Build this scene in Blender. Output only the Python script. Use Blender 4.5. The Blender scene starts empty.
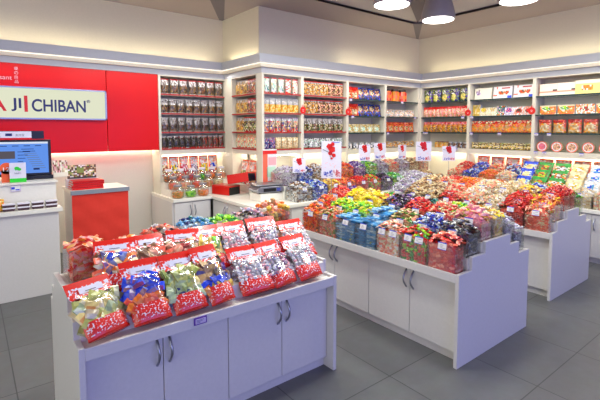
import bpy, math, random
from mathutils import Matrix, Vector, Euler
R = math.radians
C = bpy.context.scene.collection
rnd = random.Random(7)

# ------------------------------------------------------------------ colour and materials
def lin(c):
    return tuple(((x / 12.92) if x <= .04045 else ((x + .055) / 1.055) ** 2.4) for x in c)
def hx(s):
    return tuple(int(s[i:i + 2], 16) / 255 for i in (0, 2, 4))
PAL = dict(white='e2dede', cream='e6d3a6', beige='d8c39a', tan='c39a66', brown='7a4a2a', dark='2e2422', black='1c1a1e',
    red='dc1f1a', crimson='b01420', coral='f0664a', salmon='f09a80', pink='f2a6ac', rose='e0708a', orange='f07a20',
    amber='e0921e', yellow='f2d21e', gold='d8b040', lime='9cdc24', green='2f9a3a', olive='7a8a3a', teal='1f7a78', blue='2446d0',
    sky='4a94cc', pale='a8cbe0', navy='1c2a6a', purple='5a2a96', lilac='c8b8d8', mauve='8a6a88', grey='a8a6aa', mint='bfe0c8',
    clear='cfc8c8', straw='f0d684', ygreen='b4b45c', dgold='8a6a34', taupe='6a5a50', umber='4a3226', pgreen='a8b88c', film='b4aaa8', card='ece4d0', redbox='e02a18', silver='c8c8cc')
def P(n): return hx(PAL[n])

MATS = {}
def newmat(name):
    m = bpy.data.materials.new(name); m.use_nodes = True
    nt = m.node_tree; b = nt.nodes['Principled BSDF']; MATS[name] = m
    return m, nt, b
def plain(name, rgb, rough=.45, metal=0, bump=0, scale=60, coat=0):
    m, nt, b = newmat(name)
    b.inputs['Roughness'].default_value = rough; b.inputs['Metallic'].default_value = metal
    if coat: b.inputs['Coat Weight'].default_value = coat; b.inputs['Coat Roughness'].default_value = .08
    n = nt.nodes.new('ShaderNodeTexNoise'); n.inputs['Scale'].default_value = scale
    tc = nt.nodes.new('ShaderNodeTexCoord'); nt.links.new(tc.outputs['Object'], n.inputs['Vector'])
    mx = nt.nodes.new('ShaderNodeMix'); mx.data_type = 'RGBA'
    l = lin(rgb); mx.inputs[6].default_value = (*[x * .95 for x in l], 1); mx.inputs[7].default_value = (*[min(1, x * 1.05) for x in l], 1)
    nt.links.new(n.outputs['Fac'], mx.inputs[0]); nt.links.new(mx.outputs[2], b.inputs['Base Color'])
    if bump:
        bp = nt.nodes.new('ShaderNodeBump'); bp.inputs['Strength'].default_value = bump; bp.inputs['Distance'].default_value = .01
        nt.links.new(n.outputs['Fac'], bp.inputs['Height']); nt.links.new(bp.outputs['Normal'], b.inputs['Normal'])
    return m
def attr_mat(name, rough=.3, coat=0, noise=.0):
    m, nt, b = newmat(name)
    a = nt.nodes.new('ShaderNodeAttribute'); a.attribute_name = 'Col'
    b.inputs['Roughness'].default_value = rough
    if coat: b.inputs['Coat Weight'].default_value = coat; b.inputs['Coat Roughness'].default_value = .12
    if noise:
        tc = nt.nodes.new('ShaderNodeTexCoord'); n = nt.nodes.new('ShaderNodeTexNoise'); n.inputs['Scale'].default_value = 45
        n.inputs['Detail'].default_value = 3
        nt.links.new(tc.outputs['Object'], n.inputs['Vector'])
        bp = nt.nodes.new('ShaderNodeBump'); bp.inputs['Strength'].default_value = noise; bp.inputs['Distance'].default_value = .012
        nt.links.new(n.outputs['Fac'], bp.inputs['Height']); nt.links.new(bp.outputs['Normal'], b.inputs['Normal'])
    nt.links.new(a.outputs['Color'], b.inputs['Base Color'])
    return m
def emis(name, rgb, st):
    m = bpy.data.materials.new(name); m.use_nodes = True; nt = m.node_tree
    nt.nodes.remove(nt.nodes['Principled BSDF']); e = nt.nodes.new('ShaderNodeEmission')
    e.inputs[0].default_value = (*lin(rgb), 1); e.inputs[1].default_value = st
    nt.links.new(e.outputs[0], nt.nodes['Material Output'].inputs[0]); MATS[name] = m
    return m
def clear(name, tint=(1, 1, 1), refl=.12, body=.0):
    m = bpy.data.materials.new(name); m.use_nodes = True; nt = m.node_tree
    nt.nodes.remove(nt.nodes['Principled BSDF'])
    t = nt.nodes.new('ShaderNodeBsdfTransparent'); t.inputs[0].default_value = (*tint, 1)
    g = nt.nodes.new('ShaderNodeBsdfGlossy'); g.inputs['Roughness'].default_value = .12
    lw = nt.nodes.new('ShaderNodeLayerWeight'); lw.inputs[0].default_value = .25
    ma = nt.nodes.new('ShaderNodeMath'); ma.operation = 'MULTIPLY_ADD'; ma.inputs[1].default_value = .6; ma.inputs[2].default_value = refl
    mx = nt.nodes.new('ShaderNodeMixShader')
    nt.links.new(lw.outputs['Facing'], ma.inputs[0]); nt.links.new(ma.outputs[0], mx.inputs[0])
    nt.links.new(t.outputs[0], mx.inputs[1]); nt.links.new(g.outputs[0], mx.inputs[2])
    nt.links.new(mx.outputs[0], nt.nodes['Material Output'].inputs[0]); MATS[name] = m
    return m

LAM = plain('white_laminate', (.82, .80, .79), .35)
LAM2 = plain('warm_white_board', (.90, .88, .84), .45)
SHELFB = plain('shelf_board', (.85, .82, .75), .4)
WALLC = plain('cream_wall_paint', (.86, .82, .74), .7, bump=.03)
WALLG = plain('pale_beige_panel', (.86, .83, .77), .5)
FASC = plain('grey_fascia_paint', (.74, .74, .76), .5)
CREAMT = plain('cream_moulding', (.93, .88, .78), .5)
CEIL = plain('grey_ceiling_paint', (.74, .72, .71), .8)
CEILD = plain('shade_toned_ceiling', (.44, .41, .43), .8)  # ceiling grey darkened to paint in shade on facets facing another way
SOFF = plain('soffit_paint', (.64, .59, .57), .75)
REDP = plain('red_gloss_panel', (.86, .05, .01), .28, scale=3)
REDP.node_tree.nodes['Principled BSDF'].inputs['Specular IOR Level'].default_value = .25
FABR = plain('red_fabric', (.84, .19, .13), .8, bump=.6, scale=7)
METAL = plain('brushed_metal', (.62, .62, .66), .3, metal=.9)
GREYM = plain('grey_plastic', (.50, .52, .56), .5)
DARKP = plain('black_plastic', (.05, .05, .06), .35)
LAMPM = plain('lamp_housing_paint', (.60, .57, .58), .45)
GLEDGE = plain('glass_shelf_edge', (.16, .24, .24), .15)
REDST = plain('red_shelf_strip', (.66, .14, .13), .4)
WRAP = attr_mat('glossy_wrapper', .28, .3)
FOIL = attr_mat('crinkled_packet', .25, .5, .5)
PRINT = attr_mat('printed_card', .5)
MATTE = attr_mat('sweet_surface', .5)
CLR = clear('clear_acrylic', (.97, .98, .98), .05)
FILM = clear('clear_film', (.98, .98, .98), .04)
GLASS = clear('jar_glass', (.93, .97, .95), .10)
LED = emis('led_strip_light', (1, .97, .92), 1.3)
LEDU = emis('under_shelf_light', (1, .97, .88), 36)
COVE = emis('cove_light', (1, .95, .80), 22)
DISC = emis('lamp_diffuser', (1, .98, .96), 7)
SCREEN = emis('lit_screen', (.42, .62, .98), .9)
SIGNF = emis('lit_sign_face', (.92, .93, .82), .95)

# printed flower pattern used on the gift bags: white film with red blossoms
def floral(name, base, spot, scale, thr):
    m, nt, b = newmat(name)
    tc = nt.nodes.new('ShaderNodeTexCoord'); v = nt.nodes.new('ShaderNodeTexVoronoi'); v.inputs['Scale'].default_value = scale
    n = nt.nodes.new('ShaderNodeTexNoise'); n.inputs['Scale'].default_value = scale * .35
    nt.links.new(tc.outputs['Object'], v.inputs['Vector']); nt.links.new(tc.outputs['Object'], n.inputs['Vector'])
    ad = nt.nodes.new('ShaderNodeMath'); ad.operation = 'MULTIPLY_ADD'; ad.inputs[1].default_value = .15
    nt.links.new(n.outputs['Fac'], ad.inputs[0]); nt.links.new(v.outputs['Distance'], ad.inputs[2])
    r = nt.nodes.new('ShaderNodeValToRGB'); r.color_ramp.interpolation = 'LINEAR'
    r.color_ramp.elements[0].position = thr - .03; r.color_ramp.elements[0].color = (*lin(spot), 1)
    r.color_ramp.elements[1].position = thr + .03; r.color_ramp.elements[1].color = (*lin(base), 1)
    nt.links.new(ad.outputs[0], r.inputs[0]); nt.links.new(r.outputs[0], b.inputs['Base Color'])
    b.inputs['Roughness'].default_value = .3; b.inputs['Coat Weight'].default_value = .4
    return m
FLOR = floral('blossom_print', (.93, .88, .90), (.88, .14, .10), 120, .76)
FLOR2 = floral('sparse_blossom_print', (.90, .88, .92), (.90, .18, .14), 80, .665)

def floor_mat():
    m, nt, b = newmat('slate_floor_tiles')
    tc = nt.nodes.new('ShaderNodeTexCoord'); mp = nt.nodes.new('ShaderNodeMapping')
    mp.inputs['Location'].default_value = (-.158 - 6, -.416 - 6, 0)
    nt.links.new(tc.outputs['Object'], mp.inputs['Vector'])
    br = nt.nodes.new('ShaderNodeTexBrick'); br.offset = 0; br.squash = 1
    br.inputs['Scale'].default_value = 1; br.inputs['Brick Width'].default_value = .6; br.inputs['Row Height'].default_value = .6
    br.inputs['Mortar Size'].default_value = .0035; br.inputs['Mortar Smooth'].default_value = .1; br.inputs['Bias'].default_value = 0
    br.inputs['Color1'].default_value = (*lin((.35, .35, .36)), 1); br.inputs['Color2'].default_value = (*lin((.375, .375, .38)), 1)
    br.inputs['Mortar'].default_value = (*lin((.22, .21, .22)), 1)
    nt.links.new(mp.outputs[0], br.inputs['Vector'])
    n = nt.nodes.new('ShaderNodeTexNoise'); n.inputs['Scale'].default_value = 9; n.inputs['Detail'].default_value = 8; n.inputs['Roughness'].default_value = .7
    nt.links.new(tc.outputs['Object'], n.inputs['Vector'])
    mx = nt.nodes.new('ShaderNodeMix'); mx.data_type = 'RGBA'; mx.blend_type = 'OVERLAY'; mx.inputs[0].default_value = .35
    nt.links.new(br.outputs['Color'], mx.inputs[6]); nt.links.new(n.outputs['Color'], mx.inputs[7])
    hs = nt.nodes.new('ShaderNodeHueSaturation'); hs.inputs['Saturation'].default_value = .35
    nt.links.new(mx.outputs[2], hs.inputs['Color']); nt.links.new(hs.outputs[0], b.inputs['Base Color'])
    mr = nt.nodes.new('ShaderNodeMapRange'); mr.inputs[3].default_value = .28; mr.inputs[4].default_value = .5
    nt.links.new(n.outputs['Fac'], mr.inputs[0]); nt.links.new(mr.outputs[0], b.inputs['Roughness'])
    return m
FLOOR = floor_mat()

# ------------------------------------------------------------------ mesh builder
class MB:
    def __init__(s): s.v = []; s.f = []; s.c = []; s.m = []
    def add(s, vs, fs, col=(1, 1, 1), mi=0):
        o = len(s.v); s.v.extend(vs)
        for k, f in enumerate(fs):
            s.f.append(tuple(o + i for i in f)); s.c.append(col[k] if isinstance(col, list) else col); s.m.append(mi)
    def box(s, x0, x1, y0, y1, z0, z1, col=(1, 1, 1), mi=0, M=None):
        vs = [Vector((x, y, z)) for z in (z0, z1) for y in (y0, y1) for x in (x0, x1)]
        if M: vs = [M @ v for v in vs]
        s.add([tuple(v) for v in vs], [(0, 2, 3, 1), (4, 5, 7, 6), (0, 1, 5, 4), (2, 6, 7, 3), (0, 4, 6, 2), (1, 3, 7, 5)], col, mi)
    def prism(s, poly, y0, y1, plane='xz', col=(1, 1, 1), mi=0):
        n = len(poly); fn = {'xz': lambda a, b, t: (a, t, b), 'yz': lambda a, b, t: (t, a, b), 'xy': lambda a, b, t: (a, b, t)}[plane]
        vs = [fn(a, b, y0) for a, b in poly] + [fn(a, b, y1) for a, b in poly]
        s.add(vs, [tuple(range(n)), tuple(range(2 * n - 1, n - 1, -1))] + [(i, i + n, (i + 1) % n + n, (i + 1) % n) for i in range(n)], col, mi)
    def lathe(s, prof, n=16, cx=0, cy=0, col=(1, 1, 1), mi=0, cap=True):
        vs = [(cx + r * math.cos(2 * math.pi * k / n), cy + r * math.sin(2 * math.pi * k / n), z) for r, z in prof for k in range(n)]
        fs = [(i * n + k, i * n + (k + 1) % n, (i + 1) * n + (k + 1) % n, (i + 1) * n + k) for i in range(len(prof) - 1) for k in range(n)]
        if cap: fs += [tuple(range(n - 1, -1, -1)), tuple((len(prof) - 1) * n + k for k in range(n))]
        s.add(vs, fs, col, mi)
    def tube(s, pts, r, n=6, col=(1, 1, 1), mi=0):
        pts = [Vector(p) for p in pts]; vs = []
        for i, p in enumerate(pts):
            t = (pts[min(i + 1, len(pts) - 1)] - pts[max(i - 1, 0)]).normalized()
            a = t.cross(Vector((0.13, .31, .94))).normalized(); b = t.cross(a)
            vs += [tuple(p + r * (a * math.cos(2 * math.pi * k / n) + b * math.sin(2 * math.pi * k / n))) for k in range(n)]
        fs = [(i * n + k, i * n + (k + 1) % n, (i + 1) * n + (k + 1) % n, (i + 1) * n + k) for i in range(len(pts) - 1) for k in range(n)]
        fs += [tuple(range(n - 1, -1, -1)), tuple((len(pts) - 1) * n + k for k in range(n))]
        s.add(vs, fs, col, mi)
    def mesh(s, name, mats, smooth=False):
        me = bpy.data.meshes.new(name); me.from_pydata([tuple(v) for v in s.v], [], s.f)
        if not isinstance(mats, (list, tuple)): mats = [mats]
        for m in mats: me.materials.append(m)
        me.polygons.foreach_set('material_index', s.m)
        if smooth: me.polygons.foreach_set('use_smooth', [True] * len(s.f))
        ca = me.color_attributes.new('Col', 'FLOAT_COLOR', 'CORNER'); buf = []
        for f, c in zip(s.f, s.c):
            l = lin(c); buf.extend((*l, 1.0) * len(f))
        ca.data.foreach_set('color', buf); me.update()
        return me
    def build(s, name, mats, parent=None, loc=(0, 0, 0), rz=0, smooth=False, bevel=0):
        return link(name, s.mesh(name, mats, smooth), parent, loc, rz, bevel)
def link(name, me, parent=None, loc=(0, 0, 0), rz=0, bevel=0):
    o = bpy.data.objects.new(name, me); C.objects.link(o)
    if parent: o.parent = parent
    o.location = loc
    o.rotation_euler = rz if isinstance(rz, (tuple, Euler)) else (0, 0, rz)
    if bevel:
        b = o.modifiers.new('bevel', 'BEVEL'); b.width = bevel; b.segments = 2; b.limit_method = 'ANGLE'
    return o
USED = {}
def tag(o, label, cat, group=None):
    n = len(label.replace('-', ' ').split())
    if not 4 <= len(label.split()) <= 16: print('LABELLEN', n, label)
    if label in USED and not group: print('DUPLABEL', label)
    USED[label] = 1
    o['label'] = label; o['category'] = cat
    if group: o['group'] = group
    return o
def thing(name, label, cat, loc=(0, 0, 0), rz=0, group=None):
    return tag(link(name, None, None, loc, rz), label, cat, group)
def struct(o): o['kind'] = 'structure'; return o
def sbox(name, x0, x1, y0, y1, z0, z1, m, bevel=0):
    b = MB(); b.box(x0, x1, y0, y1, z0, z1); return struct(b.build(name, m, bevel=bevel))
def dup(o, loc, rz=None, parent=None):
    c = o.copy(); C.objects.link(c); c.parent = parent
    if loc is not None: c.location = loc
    if rz is not None: c.rotation_euler = rz if isinstance(rz, tuple) else (0, 0, rz)
    for ch in list(o.children): dup(ch, None, None, c)
    return c
ORD = ['leftmost', 'second from left', 'third from left', 'fourth from left', 'fifth from left', 'sixth from left', 'seventh from left',
       'eighth from left', 'ninth from left', 'tenth from left', 'eleventh from left', 'twelfth from left', 'thirteenth from left']
NTH = ['nearest', 'second', 'third', 'fourth', 'fifth', 'sixth', 'seventh', 'eighth', 'ninth', 'tenth', 'eleventh', 'twelfth']

def text(name, s, m, size_w, loc, parent, rot=(R(90), 0, 0), h=None, ext=.002, bold=0):
    cu = bpy.data.curves.new('lettering', 'FONT'); cu.body = s; cu.extrude = ext; cu.offset = bold
    o = bpy.data.objects.new('tmp', cu); C.objects.link(o)
    me = bpy.data.meshes.new_from_object(o.evaluated_get(bpy.context.evaluated_depsgraph_get()))
    bpy.data.objects.remove(o)
    xs = [v.co.x for v in me.vertices]; ys = [v.co.y for v in me.vertices]
    if not xs: return None
    sx = size_w / (max(xs) - min(xs)); sy = h / (max(ys) - min(ys)) if h else sx
    for v in me.vertices: v.co = ((v.co.x - min(xs)) * sx, (v.co.y - min(ys)) * sy, v.co.z)
    me.materials.clear(); me.materials.append(m)
    o = link(name, me, parent, loc); o.rotation_euler = rot
    return o
TNAVY = plain('navy_lettering', (.10, .12, .38), .4); TRED = plain('red_lettering', (.85, .08, .06), .4)
TPINK = plain('pale_pink_lettering', (.95, .72, .74), .5); TWHITE = plain('white_lettering', (.95, .95, .95), .5)
TGREEN = plain('green_print', (.16, .80, .18), .5); TBLUE = plain('blue_print', (.12, .22, .72), .5); TGREY = plain('grey_print', (.45, .45, .5), .5)
TBLK = plain('black_print', (.08, .06, .07), .5)

# ------------------------------------------------------------------ the room
b = MB(); b.box(-4, 6.6, -3.5, 6.0, -.05, 0); struct(b.build('floor', FLOOR))
YB, XB = 5.75, 6.41
sbox('wall_back_left', -4, 3.2, YB, YB + .1, 0, 2.3, WALLG)
sbox('wall_return', 3.2, 3.25, 4.80, YB, 0, 2.3, WALLG)
sbox('wall_back_middle', 3.2, XB, 4.775, 4.80, 0, 2.3, SHELFB)
sbox('wall_right', XB, XB + .1, -3.5, 4.80, 0, 2.3, SHELFB)
# upper wall above the cornice
sbox('wall_upper_left', -4, 2.93, 5.53, 5.68, 2.3, 3.03, WALLC)
sbox('wall_upper_return', 2.93, 3.08, 4.58, 5.68, 2.3, 3.03, WALLC)
sbox('wall_upper_middle', 3.08, 6.20, 4.58, 4.72, 2.3, 3.03, WALLC)
sbox('wall_upper_right', 6.20, 6.30, -3.5, 4.72, 2.3, 3.03, WALLC)
# ceiling: sloped soffit bands, mitre wedges with shade painted in, high dark ceiling
def sheet(name, pts, m, th=.02):
    me = MB(); n = len(pts); vs = [tuple(p) for p in pts] + [(p[0], p[1], p[2] + th) for p in pts]
    me.add(vs, [tuple(range(n)), tuple(range(2 * n - 1, n - 1, -1))] + [(i, i + n, (i + 1) % n + n, (i + 1) % n) for i in range(n)])
    return struct(me.build(name, m))
zi, zc = 3.05, 3.085
sheet('ceiling_soffit_left', [(-4, 5.53, 3.03), (2.88, 5.53, 3.03), (2.38, 4.80, zi), (-4, 4.80, zi)], SOFF)
sheet('ceiling_soffit_return', [(2.93, 5.48, 3.03), (2.93, 4.60, 3.03), (2.40, 4.02, zi), (2.52, 4.69, zi)], SOFF)
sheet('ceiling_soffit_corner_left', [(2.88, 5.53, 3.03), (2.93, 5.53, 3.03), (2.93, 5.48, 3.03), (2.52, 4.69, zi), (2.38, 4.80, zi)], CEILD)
sheet('ceiling_soffit_middle', [(2.93, 4.62, 3.03), (6.17, 4.62, 3.03), (5.28, 4.02, zi), (2.40, 4.02, zi)], SOFF)
sheet('ceiling_soffit_right', [(6.20, 4.60, 3.03), (6.20, -3.5, 3.03), (5.38, -3.5, zi), (5.38, 3.93, zi)], SOFF)
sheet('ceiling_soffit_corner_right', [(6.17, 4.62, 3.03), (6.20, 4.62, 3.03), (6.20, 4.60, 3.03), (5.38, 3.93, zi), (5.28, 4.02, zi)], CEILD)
sheet('ceiling_edge_middle', [(2.30, 4.02, zi), (5.33, 4.02, zi), (5.33, 4.06, zc), (2.30, 4.06, zc)], CEILD)  # dark edge sheets stand for the shadow line at the soffit step
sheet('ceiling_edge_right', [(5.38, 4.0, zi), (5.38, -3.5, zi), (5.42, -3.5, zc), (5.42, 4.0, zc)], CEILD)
sbox('ceiling', -4, 6.4, -3.5, 5.8, zc, zc + .06, CEIL)
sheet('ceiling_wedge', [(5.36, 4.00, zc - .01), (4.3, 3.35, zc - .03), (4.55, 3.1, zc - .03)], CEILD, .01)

# cornice: grey fascia, light strip, cream moulding, header board; runs left, return, middle, right
def cornice(name, d0, d1, z0, z1, m, bevel=0):
    # d = distance in front of the shelf fronts
    b = MB()
    YL, XR, YM, XW = 5.45, 2.90, 4.47, 6.11
    for (p, q, ax) in (((-4, YL), (XR, YL), 0), ((XR, YL), (XR, YM), 1), ((XR, YM), (XW, YM), 0), ((XW, YM), (XW, -3.5), 1)):
        pass
    def path(d): return [(-4, YL - d), (XR - d, YL - d), (XR - d, YM - d), (XW - d, YM - d), (XW - d, -3.5)]
    a, c = path(d0), path(d1)
    for i in range(4):
        vs = [(x, y, z) for z in (z0, z1) for (x, y) in (a[i], a[i + 1], c[i + 1], c[i])]
        b.add(vs, [(3, 2, 1, 0), (4, 5, 6, 7), (0, 1, 5, 4), (1, 2, 6, 5), (2, 3, 7, 6), (3, 0, 4, 7)])
    return struct(b.build(name, m, bevel=bevel))
cornice('trim_1', .08, -.10, 2.312, 2.415, FASC)
cornice('trim_2', .055, .025, 2.300, 2.312, LED)
cornice('trim_3', .045, -.02, 2.262, 2.300, CREAMT)
cornice('trim_4', .005, -.02, 2.195, 2.262, FASC)
# cove light strips lying on the cornice (none on the dim stretch of the middle wall)
for nm, x0, x1, y0, y1 in (('cove_light', -3.5, 2.75, 5.412, 5.427), ('cove_light', 2.863, 2.878, 4.6, 5.3), ('cove_light', 4.25, 5.9, 4.432, 4.447), ('cove_light', 6.072, 6.087, -1, 4.3)):
    b = MB(); b.box(x0, x1, y0, y1, 2.4155, 2.4205)
    o = b.build(nm, COVE)
    tag(o, {-3.5: 'warm cove light strip on cornice above the red sign wall', 2.863: 'short warm cove light strip on cornice of return wall',
            4.25: 'warm cove light strip on cornice of the middle wall', 6.072: 'warm cove light strip on cornice of the right wall'}[x0], 'light')

# ------------------------------------------------------------------ red sign wall
for i, (x0, x1) in enumerate(((-1.2, .055), (.06, 1.330), (1.336, 1.955))):
    b = MB(); b.box(x0, x1, 5.46, 5.56, 1.224, 2.262); o = b.build('wall_panel', REDP, bevel=.003)
    tag(o, ['glossy red wall panel at the left frame edge', 'wide glossy red wall panel behind the shop sign', 'narrow glossy red wall panel beside the brown snack shelves'][i], 'wall panel')
    if i == 1:
        t = text('lettering', 'easant', TPINK, .17, (.228, 5.457, 2.018), o, h=.035, ext=.001)
        for k, ch in enumerate('優の良品'): text('lettering', ch, TPINK, .035, (.42, 5.457, 2.122 - .046 * k), o, h=.035, ext=.001)
    if i == 2: pass
b = MB(); b.box(-1.2, 1.93, 5.72, 5.75, 1.25, 1.27); tag(b.build('under_panel_light', LEDU), 'warm light strip under the red wall panels', 'light')
sg = thing('shop_sign', 'cream illuminated shop sign with navy and red letters on red wall', 'sign', (0, 5.415, .0362))
b = MB(); b.box(-.70, 1.335, 0, .04, 1.620, 1.942); b.build('sign_face', SIGNF, sg)
b = MB()
for q in ((-.715, 1.352, 1.942, 1.958), (-.715, 1.352, 1.604, 1.620), (1.335, 1.352, 1.604, 1.958), (-.715, -.70, 1.604, 1.958)): b.box(q[0], q[1], -.012, .045, q[2], q[3])
b.build('sign_frame', METAL, sg); sg.scale = (.9757, 1, .9757)
for s, m, x0, x1, z0, z1 in (('A', TRED, .19, .345, 1.69, 1.835), ('JI', TNAVY, .385, .478, 1.69, 1.832), ('I', TRED, .505, .537, 1.685, 1.862), ('CHIBAN', TNAVY, .575, 1.118, 1.69, 1.830), ('®', TNAVY, 1.130, 1.168, 1.805, 1.840)):
    text('lettering', s, m, x1 - x0, (x0, -.008, z0), sg, h=z1 - z0, ext=.004, bold=.018)

# ------------------------------------------------------------------ furniture
def bow_handle(h, parent, x, y, z, name='handle'):
    b = MB(); pts = [(x, y, z - h / 2)] + [(x, y - .035 * math.sin(math.pi * t / 8) - .002, z - h / 2 + h * t / 8) for t in range(9)] + [(x, y, z + h / 2)]
    b.tube(pts, .0065); o = b.build(name, METAL, parent, smooth=True); return o
def doors(root, x0, n, w, y, z0, z1, pair=True, hz=None, hh=.12):
    for i in range(n):
        b = MB(); b.box(x0 + i * w + .002, x0 + (i + 1) * w - .002, y, y + .018, z0, z1)
        d = b.build('door', LAM, root, bevel=.002)
        hx_ = x0 + (i + 1) * w - .03 if i % 2 == 0 else x0 + i * w + .03
        bow_handle(hh, d, hx_, y, hz or (z1 - .12))

def gondola(label, loc, rz, L, D, steps, nd, x_door0=None, door_w=None):
    """local x runs along the doors, y goes back; steps = [(y0, y1, z)]"""
    g = thing('display_island', label, 'display island', loc, rz)
    poly = [(0, 0)] + sum([[(a, z), (c, z)] for a, c, z in steps], []) + [(D, 0)]
    for x in (0, L - .025):
        b = MB(); b.prism(poly, x, x + .025, 'yz'); b.build('end_panel', LAM, g, bevel=.002)
    b = MB()
    for k, (a, c, z) in enumerate(steps):
        b.box(.025, L - .025, max(a, .019), min(c, D - .019), z - .03, z - .014)
        if k + 1 < len(steps):
            z2 = steps[k + 1][2]; b.box(.025, L - .025, c - .006, c + .006, min(z, z2) - .03, max(z, z2) - .015)
    b.build('tiered_deck', LAM2, g)
    b = MB(); b.box(.025, L - .025, 0, .018, steps[0][2] - .058, steps[0][2] - .004); b.build('front_rail', LAM, g, bevel=.002)
    b = MB(); b.box(.025, L - .025, D - .018, D, steps[-1][2] - .058, steps[-1][2] - .004); b.build('rear_rail', LAM, g, bevel=.002)
    b = MB(); b.box(.025, L - .025, .09, D - .09, .0, .06); b.box(.03, L - .03, .085, D - .085, .06, steps[0][2] - .045); b.build('carcass', LAM, g)
    dw = (L - .05) / nd
    doors(g, .025, nd, dw, .062, .065, steps[0][2] - .062, hz=steps[0][2] - .15, hh=.125)
    return g
ST = [(0, .148, .60), (.148, .31, .685), (.31, .645, .76), (.645, .78, .685), (.78, .945, .60)]
# near island: faces -Y
NST = [(0, .10, .60), (.10, .22, .68), (.22, .60, .76), (.60, .66, .68), (.66, .72, .60)]
near = gondola('white stepped display island nearest the viewer, topped with gift bags', (.317, 1.87, 0), 0, 1.435, .72, NST, 4)
b = MB(); b.box(.50, .565, -.006, 0, .557, .592, P('purple'), 0); b.box(.506, .559, -.009, -.006, .563, .586, P('lilac'), 0)
for k in range(3): b.box(.510, .510 + .04 - .01 * k, -.0095, -.009, .580 - .006 * k, .582 - .006 * k, P('navy'))
o = b.build('price_ticket', PRINT, near)
# centre island, faces -X : rz=-90 -> local x -> -Y
Lc = 1.60
centre = gondola('white stepped sweet island in the centre of the shop', (2.34, 1.402 + Lc, 0), R(-90), Lc, .945, ST, 4)
Lt = 1.85
third = gondola('white stepped sweet island behind the centre one, by right wall', (3.93, 1.488 + Lt, 0), R(-90), Lt, .90,
                [(0, .10, .60), (.10, .31, .685), (.31, .575, .76), (.575, .77, .675), (.77, .90, .60)], 4)

def counter(label, loc, rz, L, D, H, nd, wlabel, lip=.02, ends=(0, 0)):
    g = thing('base_cabinet', label, 'cabinet', loc, rz)
    b = MB(); b.box(0, L, .05, D, 0, .06); b.box(0, L, .022, D, .06, H - .04); b.build('carcass', LAM, g)
    dw = (L - .04) / nd
    doors(g, .02, nd, dw, .002, .07, H - .055, hz=H - .16, hh=.13)
    b = MB(); b.box(-ends[0], L + ends[1], -lip, D, H - .04 + .001, H)
    w = b.build('worktop', LAM2, None, loc, rz, bevel=.003)
    tag(w, wlabel, 'worktop')
    return g
counter('white two door cabinet beneath the glass sweet jars', (1.93, 4.97, 0), 0, .51, .76, .64, 2, 'white worktop carrying the glass sweet jars, left back wall')
counter('white cabinet below the return wall shelves and red gift boxes', (2.46, 4.99, 0), R(-90), 1.16, .72, .64, 3, 'white worktop under red gift boxes and scale', ends=(.7, .02))
counter('white cabinet run along the middle back wall', (3.185, 3.83, 0), 0, 3.2, .93, .64, 7, 'white worktop along the middle back wall under heaped sweets')
counter('white cabinet run along the right wall', (5.42, 3.80, 0), R(-90), 3.0, .97, .60, 7, 'white worktop along the right wall under heaped sweets')

# ------------------------------------------------------------------ wall shelving
SHZ = (1.95, 1.70, 1.455, 1.235)
SHR = (1.94, 1.69, 1.44, 1.19)
BAYS = {}
def bay(key, label, loc, rz, W, depth, zs, style, zbot=.64, pl=.022, pr=.022, light=True):
    g = thing('shelf_unit', label, 'shelf unit', loc, rz)
    for x0, x1 in ((0, pl), (W - pr, W)):
        b = MB(); b.box(x0, x1, 0, depth, zbot, 2.20); b.build('side_panel', SHELFB, g, bevel=.002)
    b = MB(); b.box(pl, W - pr, depth - .012, depth - .002, zs[-1] - .07, 2.20); b.build('back_panel', SHELFB, g)
    b = MB(); b.box(pl, W - pr, 0.0, depth - .012, 2.18, 2.2); b.build('top_board', SHELFB, g)
    for i, z in enumerate(zs):
        last = i == len(zs) - 1
        b = MB(); b.box(pl, W - pr, .006, depth - .012, z - (.075 if last else .018), z)
        s = b.build('shelf', SHELFB if (style == 'red' or last) else GLASS2, g)
        if style == 'red':
            b = MB(); b.box(pl, W - pr, -.002, .006, z - .014, z + .003); b.build('shelf_edge', REDST, s)
        elif not last:
            b = MB(); b.box(pl, W - pr, 0.0, .006, z - .018, z); b.build('shelf_edge', GLEDGE, s)
    if light:
        b = MB(); b.box(pl + .02, W - pr - .02, depth - .05, depth - .03, zs[-1] - .085, zs[-1] - .076)
        b.build('under_shelf_light', LEDU, g)
    BAYS[key] = (Vector(loc), rz, W, depth, zs, pl, pr)
    return g
GLASS2 = plain('frosted_glass_shelf', (.66, .72, .70), .15)
sbox('trim_5', 2.903, 2.952, 5.264, 5.446, .64, 2.2, SHELFB)
bay('left', 'white shelf bay of brown snack bags beside the red wall', (1.957, 5.45, 0), 0, 1.0, .29, SHZ, 'red', pl=.03, pr=.03)
bay('return', 'white shelf bay on the short return wall', (2.90, 5.26, 0), R(-90), .67, .24, SHZ, 'red', pl=.03, pr=.02)
bay('mid1', 'narrow white shelf bay at the projecting corner', (2.90, 4.47, 0), 0, .645, .13, SHZ, 'red', pl=.035, pr=.022)
bay('mid2', 'white shelf bay of orange and brown packets, middle wall', (3.545, 4.47, 0), 0, .84, .29, SHZ, 'red')
bay('mid3', 'white glass shelf bay with slanted blue and red packets', (4.385, 4.47, 0), 0, .835, .29, SHR, 'glass')
bay('mid4', 'white glass shelf bay with orange jars at the inner corner', (5.22, 4.47, 0), 0, .89, .29, SHR, 'glass', pr=.06)
bay('right1', 'right wall shelf bay holding green pouches on top', (6.11, 4.47, 0), R(-90), .89, .29, SHR, 'glass', zbot=.762)
bay('right2', 'right wall shelf bay holding cream gift boxes on top', (6.11, 3.58, 0), R(-90), .96, .29, SHR, 'glass', zbot=.762)
bay('right3', 'right wall shelf bay holding yellow gift boxes on top', (6.11, 2.62, 0), R(-90), .96, .29, SHR, 'glass', zbot=.762)
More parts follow.
